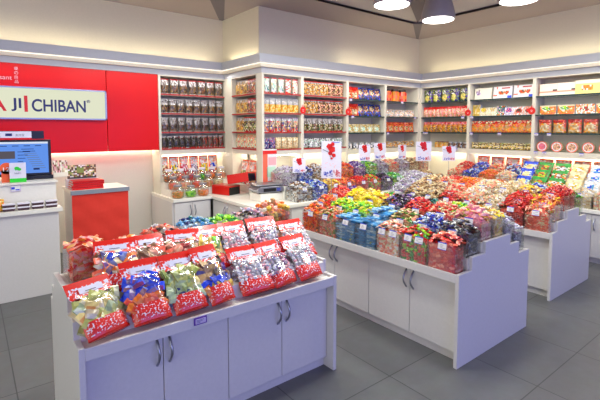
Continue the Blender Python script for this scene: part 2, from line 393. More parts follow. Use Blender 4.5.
bay('right4', 'right wall shelf bay cut by the right frame edge', (6.11, 1.66, 0), R(-90), .96, .29, SHR, 'glass', zbot=.762)

# ------------------------------------------------------------------ packets for the shelves
def pouch_mesh(w, h, d, fn, seed, nx=8, nz=12, mat=None, flat_top=.8, wob=.004):
    r = random.Random(seed); b = MB(); cols = []; vs = []; fs = []
    for side in (-1, 1):
        for j in range(nz + 1):
            v = j / nz
            for i in range(nx + 1):
                u = i / nx; e = (1 - (2 * u - 1) ** 4)
                prof = (min(1, v / .12) ** .6) * (1 if v < .5 else max(.04, 1 - ((v - .5) / (flat_top - .5 + .08)) ** 2 * .96) if v < flat_top else .05)
                t = d / 2 * e * prof + .0015
                pinch = 1 - .05 * math.sin(math.pi * v)
                wobn = r.uniform(-wob, wob) if (0 < i < nx and 0 < j < nz and prof > .2) else 0
                vs.append(((u - .5) * w * pinch, side * (t + wobn), v * h))
    N = (nx + 1) * (nz + 1)
    for sd in (0, 1):
        for j in range(nz):
            for i in range(nx):
                a = sd * N + j * (nx + 1) + i; q = (a, a + 1, a + nx + 2, a + nx + 1)
                fs.append(q if sd == 0 else q[::-1]); cols.append(fn((i + .5) / nx, (j + .5) / nz, r))
    for j in range(nz):
        for i, fl in ((0, 1), (nx, 0)):
            a = j * (nx + 1) + i; q = (a, a + nx + 1, N + a + nx + 1, N + a)
            fs.append(q if fl else q[::-1]); cols.append(cols[j * nx + min(i, nx - 1)])
    for j in (0, nz):
        for i in range(nx):
            a = j * (nx + 1) + i; q = (a, N + a, N + a + 1, a + 1)
            fs.append(q if j == 0 else q[::-1]); cols.append(cols[min(j, nz - 1) * nx + i])
    b.add(vs, fs, cols); return b.mesh('packet', mat or FOIL, True)
def mixc(r, names):
    c = P(r.choice(names)); k = r.uniform(.85, 1.12); return tuple(min(1, x * k) for x in c)
def snack(content, head=('white', 'grey', 'grey'), headv=.72, top='red', bot='red', botv=.1, topv=.93):
    def fn(u, v, r):
        if v > topv: return P(top)
        if v > headv: return mixc(r, head)
        if v < botv: return mixc(r, [bot, bot, 'white'] if bot == 'red' else [bot])
        return mixc(r, content)
    return fn
def full(content, band=None, bv=(.45, .6), top=None):
    def fn(u, v, r):
        if top and v > .85: return P(top)
        if band and bv[0] < v < bv[1] and .12 < u < .88: return mixc(r, band)
        return mixc(r, content)
    return fn
def blob(bg, fg, cx=.5, cy=.42, rr=.3, top=None, bgv=None):
    def fn(u, v, r):
        if (u - cx) ** 2 + (v - cy) ** 2 * 1.3 < rr * rr: return mixc(r, fg)
        if top and v > .78: return mixc(r, top)
        return mixc(r, bg)
    return fn
def box_mesh(w, h, d, fn, seed, nx=14, nz=8, side='white'):
    r = random.Random(seed); b = MB()
    b.box(-w / 2, w / 2, -d / 2, d / 2, 0, h, P(side))
    vs = []; fs = []; cols = []
    for j in range(nz + 1):
        for i in range(nx + 1): vs.append(((i / nx - .5) * w * .985, -d / 2 - .0008, h * (.01 + .98 * j / nz)))
    for j in range(nz):
        for i in range(nx):
            a = j * (nx + 1) + i; fs.append((a, a + 1, a + nx + 2, a + nx + 1)); cols.append(fn((i + .5) / nx, (j + .5) / nz, r))
    b.add(vs, fs, cols); return b.mesh('printed_box', PRINT)
def jar_mesh(rad, h, content, lid, seed):
    r = random.Random(seed); b = MB(); n = 14
    prof = [(rad * .9, 0), (rad, .01), (rad, h * .25), (rad, h * .5), (rad, h * .72), (rad * .75, h * .82)]
    vs = [(q * math.cos(2 * math.pi * k / n), q * math.sin(2 * math.pi * k / n), z) for q, z in prof for k in range(n)]
    fs = [(i * n + k, i * n + (k + 1) % n, (i + 1) * n + (k + 1) % n, (i + 1) * n + k) for i in range(len(prof) - 1) for k in range(n)]
    b.add(vs, fs, [mixc(r, content) for _ in fs])
    b.lathe([(rad * .78, h * .82), (rad * .8, h * .84), (rad * .8, h * .98), (rad * .7, h)], n, col=P(lid))
    return b.mesh('jar', WRAP)
def tub_mesh(rad, d, fn_in, seed):
    # round lidded tub standing on edge, lid faces -y
    b = MB(); n = 20; rr = random.Random(seed)
    def ring(r0, r1, y, col):
        vs = [(q * math.cos(2 * math.pi * k / n), y, rad + q * math.sin(2 * math.pi * k / n)) for q in (r0, r1) for k in range(n)]
        b.add(vs, [(k, (k + 1) % n, n + (k + 1) % n, n + k) for k in range(n)], col)
    vs = [(rad * math.cos(2 * math.pi * k / n), y, rad + rad * math.sin(2 * math.pi * k / n)) for y in (-d / 2, d / 2) for k in range(n)]
    b.add(vs, [(k, (k + 1) % n, n + (k + 1) % n, n + k) for k in range(n)] + [tuple(range(n, 2 * n))], P('beige'))
    ring(rad, rad * .84, -d / 2, P('coral')); ring(rad * .84, rad * .66, -d / 2, P('white')); ring(rad * .66, rad * .45, -d / 2, [mixc(rr, fn_in) for _ in range(n)])
    ring(rad * .45, .001, -d / 2, [mixc(rr, fn_in) for _ in range(n)])
    return b.mesh('tub', PRINT)

def put_row(key, shelf, items, y=.07, gap=None, cat='snack bag', row='', x0=None, x1=None, yaw=0, tilt=0, name='snack_bag', group=None, dz=0.0, rowlab=None):
    """items: list of (mesh, description) left to right in the picture"""
    loc, rz, W, depth, zs, pl, pr = BAYS[key]
    a = (x0 if x0 is not None else pl + .01); c = (x1 if x1 is not None else W - pr - .01)
    n = len(items); step = (c - a) / n
    rows = ['top shelf', 'second shelf', 'third shelf', 'bottom shelf']
    where = {'left': 'bay beside red wall', 'return': 'return wall bay', 'mid1': 'projecting corner bay', 'mid2': 'second middle wall bay', 'mid3': 'third middle wall bay',
             'mid4': 'inner corner middle bay', 'right1': 'green pouch bay', 'right2': 'cream box bay', 'right3': 'yellow box bay', 'right4': 'frame edge bay'}[key]
    for i, (me, desc) in enumerate(items):
        p = Matrix.Rotation(rz, 3, 'Z') @ Vector((a + step * (i + .5), y, 0)) + loc
        o = link(name, me, None, (p.x, p.y, zs[shelf] + .001 + dz), (R(tilt), 0, rz + R(yaw + rnd.uniform(-3, 3))))
        tag(o, '%s, %s, %s, %s' % (desc, ORD[i], rowlab or rows[shelf], where), cat, group or '%s %ss of the %s' % (rows[shelf], cat, where))

def rep(me_list, desc, n): return [(me_list[i % len(me_list)], desc) for i in range(n)]
def pm(w, h, d, fn, k=3, s=0, **kw): return [pouch_mesh(w, h, d, fn, s + i, **kw) for i in range(k)]

# bay beside the red wall
brn = ['brown', 'dark', 'brown', 'tan', 'dark', 'mauve']
bags_a = pm(.112, .205, .05, snack(['brown', 'umber', 'taupe', 'umber', 'dark', 'dgold'], ('film', 'taupe', 'white'), .58, top='crimson', bot='film'), 3, 1)
bags_b = pm(.108, .195, .05, snack(['umber', 'dark', 'taupe', 'dgold', 'brown'], ('film', 'taupe', 'film', 'white'), .55, top='film', bot='film'), 3, 11)
bags_c = pm(.100, .195, .05, snack(['umber', 'dark', 'taupe', 'brown'], ('film', 'taupe', 'film'), .52, top='film', bot='film'), 3, 21)
bags_d = pm(.074, .17, .045, snack(['dark', 'black', 'dark', 'umber'], ('film', 'dark', 'crimson'), .84, top='film', bot='red', botv=.05), 3, 31)
bags_e = pm(.074, .17, .045, snack(['umber', 'dark', 'brown', 'crimson'], ('film', 'dark', 'crimson'), .84, top='film'), 2, 35)
put_row('left', 0, rep(bags_a, 'brown dried snack bag', 7)); put_row('left', 1, rep(bags_b, 'brown dried snack bag', 8))
put_row('left', 2, rep(bags_c, 'brown dried snack bag', 8)); put_row('left', 3, rep(bags_d, 'small black snack bag', 7) + rep(bags_e, 'small dark red snack bag', 4))
# return wall bay
o1 = pm(.105, .20, .05, snack(['amber', 'tan', 'gold', 'tan', 'brown'], ('white', 'film', 'tan'), .72, top='film', bot='cream'), 2, 41)
o2 = pm(.105, .20, .05, snack(['brown', 'crimson', 'taupe', 'tan', 'salmon'], ('film', 'taupe', 'pink'), .74, top='crimson', bot='film'), 2, 44)
o3 = pm(.105, .20, .05, snack(['olive', 'brown', 'beige', 'dark'], ('grey', 'white'), .72), 2, 47)
crm = pm(.10, .195, .045, snack(['cream', 'salmon', 'beige', 'cream', 'mint', 'coral'], ('cream', 'beige'), .9, top='beige'), 2, 51)
put_row('return', 0, rep(o1, 'orange snack bag', 3) + rep(o2, 'reddish snack bag', 3)); put_row('return', 1, rep(o1, 'orange snack bag', 3) + rep(o2, 'reddish snack bag', 3))
put_row('return', 2, rep(o1, 'amber snack bag', 2) + rep(o3, 'brown snack bag', 4)); put_row('return', 3, rep(crm, 'cream speckled snack bag', 7))
# projecting corner bay
wt = pm(.088, .20, .045, snack(['white', 'mint', 'teal', 'cream', 'white', 'white'], ('white', 'mint'), .9, top='crimson', bot='red', botv=.12), 2, 61)
wr = pm(.088, .20, .045, snack(['white', 'salmon', 'cream', 'red', 'white'], ('white', 'cream'), .9, top='crimson', bot='red', botv=.12), 2, 64)
ye = pm(.095, .19, .05, snack(['amber', 'gold', 'gold', 'amber', 'straw'], ('grey', 'film'), .62, top='grey', bot='cream', botv=.12), 2, 67)
mx_ = pm(.088, .19, .05, snack(['red', 'navy', 'tan', 'brown', 'cream', 'mauve'], ('white', 'grey'), .72, top='mauve'), 3, 71)
nv = pm(.10, .15, .05, full(['navy', 'purple', 'mauve', 'grey', 'crimson', 'navy']), 2, 75); bg = pm(.088, .15, .045, full(['beige', 'tan', 'beige'], ['cream'], (.75, .95)), 2, 78)
put_row('mid1', 0, rep(wt, 'tall white green speckled bag', 3) + rep(wr, 'tall white red speckled bag', 2), y=.05); put_row('mid1', 1, rep(ye, 'bright yellow snack bag', 6), y=.05)
put_row('mid1', 2, rep(mx_, 'red and navy mixed snack bag', 6), y=.05); put_row('mid1', 3, rep(nv, 'navy patterned snack bag', 2) + rep(bg, 'beige snack bag', 4), y=.05)
# second middle bay
tn = pm(.098, .20, .05, snack(['amber', 'tan', 'dgold', 'brown', 'beige'], ('film', 'taupe', 'film'), .80, top='crimson', bot='film'), 2, 81)
rb = pm(.098, .20, .05, snack(['brown', 'umber', 'tan', 'umber', 'salmon', 'dgold'], ('film', 'taupe', 'film'), .80, top='crimson', bot='film'), 2, 84)
dk = pm(.09, .185, .05, snack(['dark', 'umber', 'beige', 'olive', 'brown'], ('film', 'taupe', 'film'), .62, top='film', bot='crimson', botv=.06), 3, 87)
wh = pm(.10, .13, .07, full(['white', 'grey', 'black', 'white', 'mint']), 2, 91)
put_row('mid2', 0, rep(tn, 'amber snack bag', 5) + rep(rb, 'dark red snack bag', 3)); put_row('mid2', 1, rep(tn, 'amber snack bag', 3) + rep(rb, 'dark red snack bag', 5))
put_row('mid2', 2, rep(dk, 'dark brown and cream snack bag', 8)); put_row('mid2', 3, rep(wh, 'white and grey wrapped snack bag', 7))
# third middle bay: slanted packets
ro = pm(.15, .19, .05, blob(['red', 'coral', 'orange'], ['cream', 'tan', 'brown'], .5, .3, .28, ['red']), 2, 95)
bl = pm(.14, .19, .05, blob(['navy', 'blue', 'dark', 'brown'], ['salmon', 'cream', 'brown'], .5, .6, .3), 2, 98)
gy = pm(.13, .13, .05, blob(['cream', 'beige', 'gold'], ['mint', 'cream'], .5, .4, .3), 2, 101)
jw = [jar_mesh(.05, .10, ['white', 'grey', 'cream', 'dark'], 'grey', 104)]
put_row('mid3', 0, rep(ro, 'red orange slanted packet', 2) + rep(bl, 'navy slanted packet', 4), yaw=-25, tilt=-14, y=.09)
put_row('mid3', 1, rep(ro, 'red orange slanted packet', 2) + rep(bl, 'navy slanted packet', 4), yaw=-25, tilt=-14, y=.09)
put_row('mid3', 2, rep(gy, 'pale yellow slanted packet', 5), yaw=-25, tilt=-14, y=.09); put_row('mid3', 3, rep(jw, 'small white grey jar', 6), cat='jar', name='sweet_jar')
# inner corner bay
oj = [jar_mesh(.075, .20, ['orange', 'coral', 'red', 'salmon'], 'dark', 106), jar_mesh(.075, .20, ['orange', 'coral', 'amber'], 'dark', 107)]
put_row('mid4', 0, rep(oj, 'orange sweet jar with dark lid', 3), cat='jar', name='sweet_jar', x0=.05, x1=.62, y=.10)
cp = pm(.12, .12, .05, full(['cream', 'salmon', 'white', 'grey']), 2, 111); rp = pm(.13, .17, .06, blob(['red', 'coral', 'orange'], ['amber', 'tan', 'brown'], .5, .35, .3), 2, 114)
bp = pm(.11, .10, .06, full(['tan', 'brown', 'amber', 'grey', 'beige']), 2, 117)
put_row('mid4', 1, rep(cp, 'cream slanted packet', 6), yaw=-25, tilt=-12, y=.08); put_row('mid4', 2, rep(rp, 'red and amber slanted packet', 6), yaw=-25, tilt=-12, y=.09)
put_row('mid4', 3, rep(bp, 'short brown amber packet', 7))
# right wall, first bay
def gpouch(u, v, r):
    if (u - .45) ** 2 + (v - .3) ** 2 < .07: return mixc(r, ['ygreen', 'straw', 'ygreen', 'gold'])
    if .35 < v < .95 and .15 < u < .6: return mixc(r, ['black', 'white', 'olive', 'dark'])
    return mixc(r, ['purple', 'olive', 'dark', 'navy'] if u > .5 else ['dark', 'olive', 'dark'])
gp = [pouch_mesh(.16, .20, .05, gpouch, s, nx=10, nz=12) for s in (121, 122)]
rd = pm(.085, .17, .05, blob(['salmon', 'coral', 'cream', 'pink'], ['tan', 'salmon', 'brown'], .5, .2, .2, ['red']), 3, 124)
orp = pm(.10, .17, .06, blob(['tan', 'amber', 'orange', 'brown'], ['amber', 'gold', 'brown'], .5, .3, .3, ['salmon', 'rose', 'red']), 3, 128)
ja = [jar_mesh(.042, .10, ['amber', 'tan', 'gold'], 'brown', 131)]; jb = [jar_mesh(.042, .10, ['dark', 'brown', 'grey'], 'grey', 132)]
put_row('right1', 0, rep(gp, 'green and purple pouch', 5), cat='pouch', name='snack_pouch'); put_row('right1', 1, rep(rd, 'red and white packet', 11))
put_row('right1', 2, rep(orp, 'orange brown packet with pink top', 9)); put_row('right1', 3, rep(ja, 'amber sweet jar', 3) + rep(jb, 'dark sweet jar', 4), cat='jar', name='sweet_jar', x0=.26)
# right wall, second bay: boxes
def cream_box(u, v, r):
    if (u - .22) ** 2 * 2 + (v - .6) ** 2 < .05 and r.random() < .75: return mixc(r, ['purple', 'lilac', 'mauve'])
    return P('card')
def red_text_box(u, v, r):
    if .28 < u < .82 and .32 < v < .62: return mixc(r, ['red', 'brown', 'orange', 'brown', 'card'])
    if .45 < u < .9 and .75 < v < .86: return P('crimson')
    if u < .2 and .15 < v < .35 or (.15 < u < .25 and v > .8): return P('coral')
    if u > .78 and v < .22: return P('blue')
    return P('white')
cb = box_mesh(.27, .17, .05, cream_box, 141, side='card'); rt = box_mesh(.28, .175, .05, red_text_box, 142, 18, 10)
put_row('right2', 0, [(cb, 'cream gift box with lilac flower'), (rt, 'white gift box with red print'), (rt, 'white gift box with red print')], cat='box', name='gift_box', y=.10, tilt=-8)
sb = [(box_mesh(.12, .17, .05, lambda u, v, r: mixc(r, ['gold', 'cream', 'gold']), 143, 6, 6), 'yellow gold small box'), (box_mesh(.13, .125, .05, blob(['card', 'cream'], ['gold', 'yellow'], .4, .7, .3), 144), 'cream small box'),
      (box_mesh(.13, .125, .05, blob(['card', 'cream'], ['gold', 'white'], .5, .7, .3), 145), 'cream and gold small box'), (box_mesh(.13, .14, .05, lambda u, v, r: mixc(r, ['dark', 'green', 'orange', 'white', 'purple']), 146), 'dark green small box'),
      (box_mesh(.15, .12, .05, blob(['white', 'lilac'], ['purple', 'rose'], .4, .6, .3), 147), 'white lilac small box'), (box_mesh(.15, .12, .05, blob(['white', 'salmon'], ['brown', 'red', 'dark'], .5, .5, .3), 148), 'white small box with brown picture'),
      (box_mesh(.15, .12, .05, blob(['white', 'salmon'], ['brown', 'red'], .5, .5, .3), 149), 'white small box with red picture')]
put_row('right2', 1, sb, cat='box', name='sweet_box', y=.08, tilt=-6)
rof = pm(.135, .175, .06, blob(['orange', 'coral', 'amber', 'red'], ['amber', 'tan', 'orange'], .5, .35, .35, ['red', 'crimson', 'cream']), 3, 151)
put_row('right2', 2, rep(rof, 'red topped orange packet', 9), y=.08)
gg = pm(.14, .10, .09, full(['gold', 'beige', 'olive', 'cream', 'brown', 'dark'], ['gold', 'cream'], (.3, .6)), 3, 155)
put_row('right2', 3, rep(gg, 'gold and olive wrapped packet', 8), y=.09)
# right wall, third bay
def pinkstripe(u, v, r):
    if .3 < v < .34 or .5 < v < .54 or .7 < v < .74: return P('salmon')
    if u > .72 and .3 < v < .5: return P('black')
    return P('card')
def yellowbox(u, v, r):
    if .25 < u < .8 and .3 < v < .65: return mixc(r, ['orange', 'amber', 'card'])
    return P('card') if v > .8 else P('straw')
ps = box_mesh(.235, .16, .06, pinkstripe, 161, side='salmon'); yb = box_mesh(.25, .175, .06, yellowbox, 162, side='straw')
put_row('right3', 0, [(ps, 'pink white gift box'), (ps, 'pink white gift box'), (yb, 'yellow gift box'), (yb, 'yellow gift box')], cat='box', name='gift_box', y=.09, x0=.05)
def gowhite(u, v, r):
    if v > .82: return P('cream')
    if (u - .4) ** 2 + (v - .6) ** 2 < .06: return mixc(r, ['green', 'lime', 'white'])
    return mixc(r, ['orange', 'amber', 'coral', 'cream'])
gw = box_mesh(.20, .12, .05, gowhite, 163); wo = box_mesh(.21, .12, .05, blob(['white', 'cream', 'orange'], ['brown', 'red', 'card'], .5, .5, .3), 164)
put_row('right3', 1, [(gw, 'orange and green sweet box'), (gw, 'orange and green sweet box'), (wo, 'white orange sweet box'), (gw, 'orange and green sweet box')], cat='box', name='sweet_box', y=.08, x0=.05)
rp2 = pm(.165, .18, .07, blob(['coral', 'tan', 'amber', 'salmon'], ['tan', 'beige', 'amber'], .5, .35, .42, ['red', 'crimson', 'coral']), 3, 166)
put_row('right3', 2, rep(rp2, 'red orange pouch of crackers', 5), y=.09, x0=.03)
tb1 = tub_mesh(.068, .07, ['rose', 'coral', 'rose'], 171); tb2 = tub_mesh(.068, .07, ['brown', 'salmon', 'beige'], 172); tb3 = tub_mesh(.068, .07, ['orange', 'coral'], 173)
put_row('right3', 3, [(tb1, 'round tub with pink lid'), (tb2, 'round tub with brown lid'), (tb2, 'round tub with brown lid'), (tb2, 'round tub with brown lid'), (tb3, 'round tub with orange lid')], cat='tub', name='snack_tub', y=.07, x0=.02)
# right wall, fourth bay (mostly outside the frame)
put_row('right4', 0, [(yb, 'yellow gift box')] * 3, cat='box', name='gift_box', y=.09); put_row('right4', 1, [(gw, 'orange and green sweet box')] * 4, cat='box', name='sweet_box', y=.08)
put_row('right4', 2, rep(rp2, 'red orange pouch of crackers', 5), y=.09); put_row('right4', 3, [(tb3, 'round tub with orange lid')] * 5, cat='tub', name='snack_tub', y=.07)

# shelf price tags (clipped to the shelves) as parts of their shelves would be tiny: one thing each
def ptag_mesh(w=.05, h=.035):
    b = MB(); b.box(-w / 2, w / 2, 0, .003, 0, h, P('lilac')); b.box(-w / 2 + .004, w / 2 - .004, -.001, 0, .004, h * .62, P('white'))
    b.box(-w / 2, w / 2, -.001, 0, h * .8, h, P('blue')); b.box(-w / 4, w / 4, -.0015, -.001, h * .25, h * .42, P('mauve')); return b.mesh('price_tag', PRINT)
PTAG = ptag_mesh()
def shelf_tags(key, lst):
    loc, rz, W, depth, zs, pl, pr = BAYS[key]
    for s, x in lst:
        for o in C.objects: pass
        p = Matrix.Rotation(rz, 3, 'Z') @ Vector((x, -.006, 0)) + loc
        yield p, zs[s] - .03
units = {o['label']: o for o in C.objects if o.get('category') == 'shelf unit'}
ulist = [o for o in C.objects if o.get('category') == 'shelf unit']
for key, lst in (('mid3', [(0, .06), (1, .1), (3, .4)]), ('mid4', [(0, .4), (1, .75), (2, .06)]), ('right1', [(2, .1), (2, .14), (1, .8), (3, .7)]), ('right2', [(2, .06), (1, .06), (2, .5)]), ('right3', [(2, .05), (2, .21), (3, .05), (3, .16), (3, .60)])):
    root = ulist[list(BAYS).index(key)]
    for s, x in lst: link('price_tag', PTAG, root, (x, -.008, BAYS[key][4][s] - .035))
# round red offer signs on the uprights
def round_sign(x, y, rz, lab):
    t = thing('offer_sign', lab, 'sign', (x, y, 1.745), rz)
    b = MB(); n = 20
    pts = [(.048 * math.cos(2 * math.pi * k / n), .048 * math.sin(2 * math.pi * k / n)) for k in range(n)]
    b.prism(pts, -.006, 0, 'xz'); b.build('disc', TRED, t)
    b = MB(); b.prism([(-.008, .038), (.008, .038), (.003, .075), (-.003, .075)], -.005, 0, 'xz'); b.build('neck', TRED, t)
    b = MB()
    for k, (xa, xb, za, zb) in enumerate(((-.022, -.006, .004, .010), (-.002, .020, .004, .010), (-.016, .014, -.014, -.008))): b.box(xa * .7, xb * .7, -.0075, -.006, za, za + .004)
    b.build('print', TWHITE, t)
round_sign(3.545, 4.463, 0, 'round red offer sign on upright right of the projecting corner bay')
round_sign(4.385, 4.463, 0, 'round red offer sign on upright left of the slanted packets')
round_sign(6.103, 3.58, R(-90), 'round red offer sign on upright left of the cream gift boxes')
round_sign(6.103, 2.64, R(-90), 'round red offer sign on upright left of the pink gift boxes')

# ------------------------------------------------------------------ sweets
def candy(b, kind, M, s, c1, c2, r):
    def T(vs): return [tuple(M @ Vector((x * s, y * s, z * s))) for x, y, z in vs]
    c2 = tuple(.45 * a_ + .55 * b_ for a_, b_ in zip(c1, c2))
    if kind == 'twist':
        n = 6; vs = []
        for x, q in ((-.34, .10), (-.2, .25), (.0, .29), (.2, .25), (.34, .10)):
            vs += [(x, q * math.cos(k * math.pi / 3), q * math.sin(k * math.pi / 3)) for k in range(n)]
        fs = [(i * n + k, i * n + (k + 1) % n, (i + 1) * n + (k + 1) % n, (i + 1) * n + k) for i in range(4) for k in range(n)]
        b.add(T(vs), fs, [c2 if (i // n) in (1,) and (i % 2) else c1 for i in range(len(fs))])
        for sg in (-1, 1):
            b.add(T([(sg * .3, -.07, 0), (sg * .3, .07, 0.03), (sg * .62, .26, .08), (sg * .60, 0, -.06), (sg * .62, -.26, .08)]), [(0, 1, 2, 3), (0, 3, 4)], c1)
    elif kind == 'packet':
        vs = []
        for z in (-1, 1):
            for y in (-.34, 0, .34):
                for x in (-.5, -.38, 0, .38, .5):
                    e = 0 if abs(x) == .5 or abs(y) == .34 and False else (.05 if abs(x) == .38 or abs(y) == .34 else .16)
                    vs.append((x, y, z * e))
        fs = []; cs = []
        for sd in (0, 15):
            for j in range(2):
                for i in range(4):
                    a = sd + j * 5 + i; q = (a, a + 1, a + 6, a + 5); fs.append(q[::-1] if sd == 0 else q); cs.append(c2 if i in (1, 2) and j == 0 else c1)
        for i in range(4):
            fs.append((i, 15 + i, 16 + i, i + 1)); fs.append((10 + i, 11 + i, 26 + i, 25 + i)); cs += [c1, c1]
        b.add(T(vs), fs, cs)
    elif kind == 'stick':
        for x0, x1, c in ((-.5, -.12, c1), (-.12, .14, c2), (.14, .5, c1)):
            b.add(T([(x, y, z) for z in (-.05, .06) for y in (-.13, .13) for x in (x0, x1)]), [(0, 2, 3, 1), (4, 5, 7, 6), (0, 1, 5, 4), (2, 6, 7, 3), (0, 4, 6, 2), (1, 3, 7, 5)], c)
    elif kind == 'ball':
        vs = [(0, 0, -.4)] + [(.4 * math.cos(k * math.pi / 3 + j * .5) * math.cos(t), .4 * math.sin(k * math.pi / 3 + j * .5) * math.cos(t), .4 * math.sin(t)) for j, t in enumerate((-.55, .55)) for k in range(6)] + [(0, 0, .4)]
        fs = [(0, 1 + (k + 1) % 6, 1 + k) for k in range(6)] + [(1 + k, 1 + (k + 1) % 6, 7 + (k + 1) % 6, 7 + k) for k in range(6)] + [(7 + k, 7 + (k + 1) % 6, 13) for k in range(6)]
        b.add(T(vs), fs, c1)
    elif kind == 'roll':   # marshmallow slices, jelly rounds
        n = 8; vs = [(.36 * math.cos(k * math.pi / 4), .36 * math.sin(k * math.pi / 4), z) for z in (-.16, .16) for k in range(n)]
        fs = [(k, (k + 1) % n, n + (k + 1) % n, n + k) for k in range(n)] + [tuple(range(n - 1, -1, -1)), tuple(range(n, 2 * n))]
        b.add(T(vs), fs, [c1] * n + [c2, c2])
    else:                  # shard: dried strips
        w = r.uniform(.1, .2)
        vs = [(-.5, -w, 0), (.0, -w, .12), (.5, -w * .6, -.05), (.5, w * .6, -.03), (.0, w, .15), (-.5, w, .03)]
        vs += [(x, y, z - .08) for x, y, z in vs]
        b.add(T(vs), [(0, 1, 4, 5), (1, 2, 3, 4), (11, 10, 7, 6), (10, 9, 8, 7), (0, 6, 7, 1), (1, 7, 8, 2), (2, 8, 9, 3), (3, 9, 10, 4), (4, 10, 11, 5), (5, 11, 6, 0)], c1)
def vary(c, r, k=.10):
    q = r.uniform(1 - k, 1 + k); return tuple(max(0, min(1, x * q)) for x in c)
def spots(w, d, h, bump, s, r, kind, sparse=1.0):
    """positions for sweets in a bin: mound on top, front and both sides"""
    out = []; st = s * .72 * sparse
    nx = max(2, round(w / st)); ny = max(2, round(d / st))
    if kind == 'stick': nx = 0
    for j in range(ny):
        for i in range(nx):
            x = (-.5 + (i + .5) / nx) * w * .96; y = (j + .5) / ny * d; fx = 1 - (2 * x / w) ** 2; fy = 1 - (2 * y / d - 1) ** 2
            z = h + bump * (fx * .75 + .25) * (fy * .8 + .2)
            out.append((x + r.uniform(-.2, .2) * st, y + r.uniform(-.2, .2) * st, z + r.uniform(-.15, .35) * s, 0))
    if kind == 'stick':
        for k in range(int(h / .021)):
            for x in (-.26, .26): out.append((x * w + r.uniform(-.01, .01), .016 + r.uniform(0, .008), .012 + k * .021, 3))
            out.append((w / 2 - .016, d * .5, .012 + k * .021, 4))
        for k in range(3):
            for q in range(int(d / .022)): out.append(((k - 1) * w * .31 + r.uniform(-.01, .01), .01 + q * .022, h + bump * (.7 - .3 * abs(k - 1)) + r.uniform(-.006, .012), 3))
        return out
    nz = max(1, int(h / (s * .55)))
    for k in range(nz):
        for i in range(nx): out.append(((-.5 + (i + .5) / nx) * (w - .03) + r.uniform(-.15, .15) * st, .3 * s + .004, (k + .5) / nz * h * .95, 1))
        for i in range(max(1, ny - 1)):
            for sg in (-1, 1): out.append((sg * (w / 2 - .3 * s - .004), (i + .8) / (ny - .2) * (d - .01), (k + .5) / nz * h * .95, 2))
    return out
def rotfor(kind, zone, r):
    if zone >= 3:
        e = Euler((r.uniform(-.2, .2), r.uniform(-.06, .06), r.gauss(0, .1))); m = e.to_matrix().to_4x4()
        return Matrix.Rotation(R(90), 4, 'Z') @ m if zone == 4 else m
    if zone == 0:
        e = Euler((r.uniform(-.5, .5), r.uniform(-.5, .5), r.uniform(0, 6.28)))
        if kind == 'stick': e = Euler((r.uniform(-.25, .25), r.uniform(-.15, .15), r.gauss(0, .35)))
        if kind == 'shard': e = Euler((r.uniform(-.9, .9), r.uniform(-.9, .9), r.uniform(0, 6.28)))
        return e.to_matrix().to_4x4()
    e = Euler((R(90) + r.uniform(-.3, .3), r.uniform(-.9, .9) if kind != 'stick' else r.gauss(0, .12), 0))
    m = e.to_matrix().to_4x4()
    return Matrix.Rotation(R(90), 4, 'Z') @ m if zone == 2 else m
def core(b, w, d, h, bump, cols, r):
    n, m = 6, 5; vs = []; w2 = w - .045; 
    for j in range(m + 1):
        for i in range(n + 1):
            x = (i / n - .5) * w2; y = .024 + j / m * (d - .04); fx = 1 - (2 * i / n - 1) ** 2; fy = 1 - (2 * j / m - 1) ** 2
            vs.append((x, y, h - .030 + bump * (fx * .75 + .15) * (fy * .8 + .1)))
    N = len(vs); vs += [(x, y, .002) for x, y, z in vs]; fs = []
    for j in range(m):
        for i in range(n): a = j * (n + 1) + i; fs.append((a, a + 1, a + n + 2, a + n + 1))
    rim = [i for i in range(n + 1)] + [j * (n + 1) + n for j in range(1, m + 1)] + [m * (n + 1) + i for i in range(n - 1, -1, -1)] + [j * (n + 1) for j in range(m - 1, 0, -1)]
    for k in range(len(rim)): a, c = rim[k], rim[(k + 1) % len(rim)]; fs.append((c, a, N + a, N + c))
    b.add(vs, fs, [vary(r.choice(cols), r) for _ in fs])
TRAYD = plain('dark_tray', (.28, .18, .20), .4)
GB = {}
def glass_box(w, d, h):
    k = (round(w, 3), round(d, 3), round(h, 3))
    if k not in GB:
        b = MB(); t = .003
        b.box(-w / 2, w / 2, 0, t, 0, h); b.box(-w / 2, w / 2, d - t, d, 0, h); b.box(-w / 2, -w / 2 + t, t, d - t, 0, h); b.box(w / 2 - t, w / 2, t, d - t, 0, h)
        GB[k] = b.mesh('clear_box', CLR)
    return GB[k]
def card_mesh(w, h, seed):
    r = random.Random(seed); b = MB(); b.box(-w / 2, w / 2, 0, .002, 0, h, P('white')); b.box(-w / 2, w / 2, -.0006, 0, h * .86, h, P('blue')); b.box(-w / 2, w / 2, -.0006, 0, 0, h * .07, P('blue'))
    for k in range(3):
        x = r.uniform(-.35, -.1) * w; b.box(x, x + w * r.uniform(.2, .6), -.0008, 0, h * (.2 + .2 * k), h * (.28 + .2 * k), P('grey'))
    return b.mesh('price_card', PRINT)
CARDS = [card_mesh(.062, .048, k) for k in range(4)]
CARDP = plain('plain', (.9, .9, .9))
SEED = [1000]
INDIV = {}
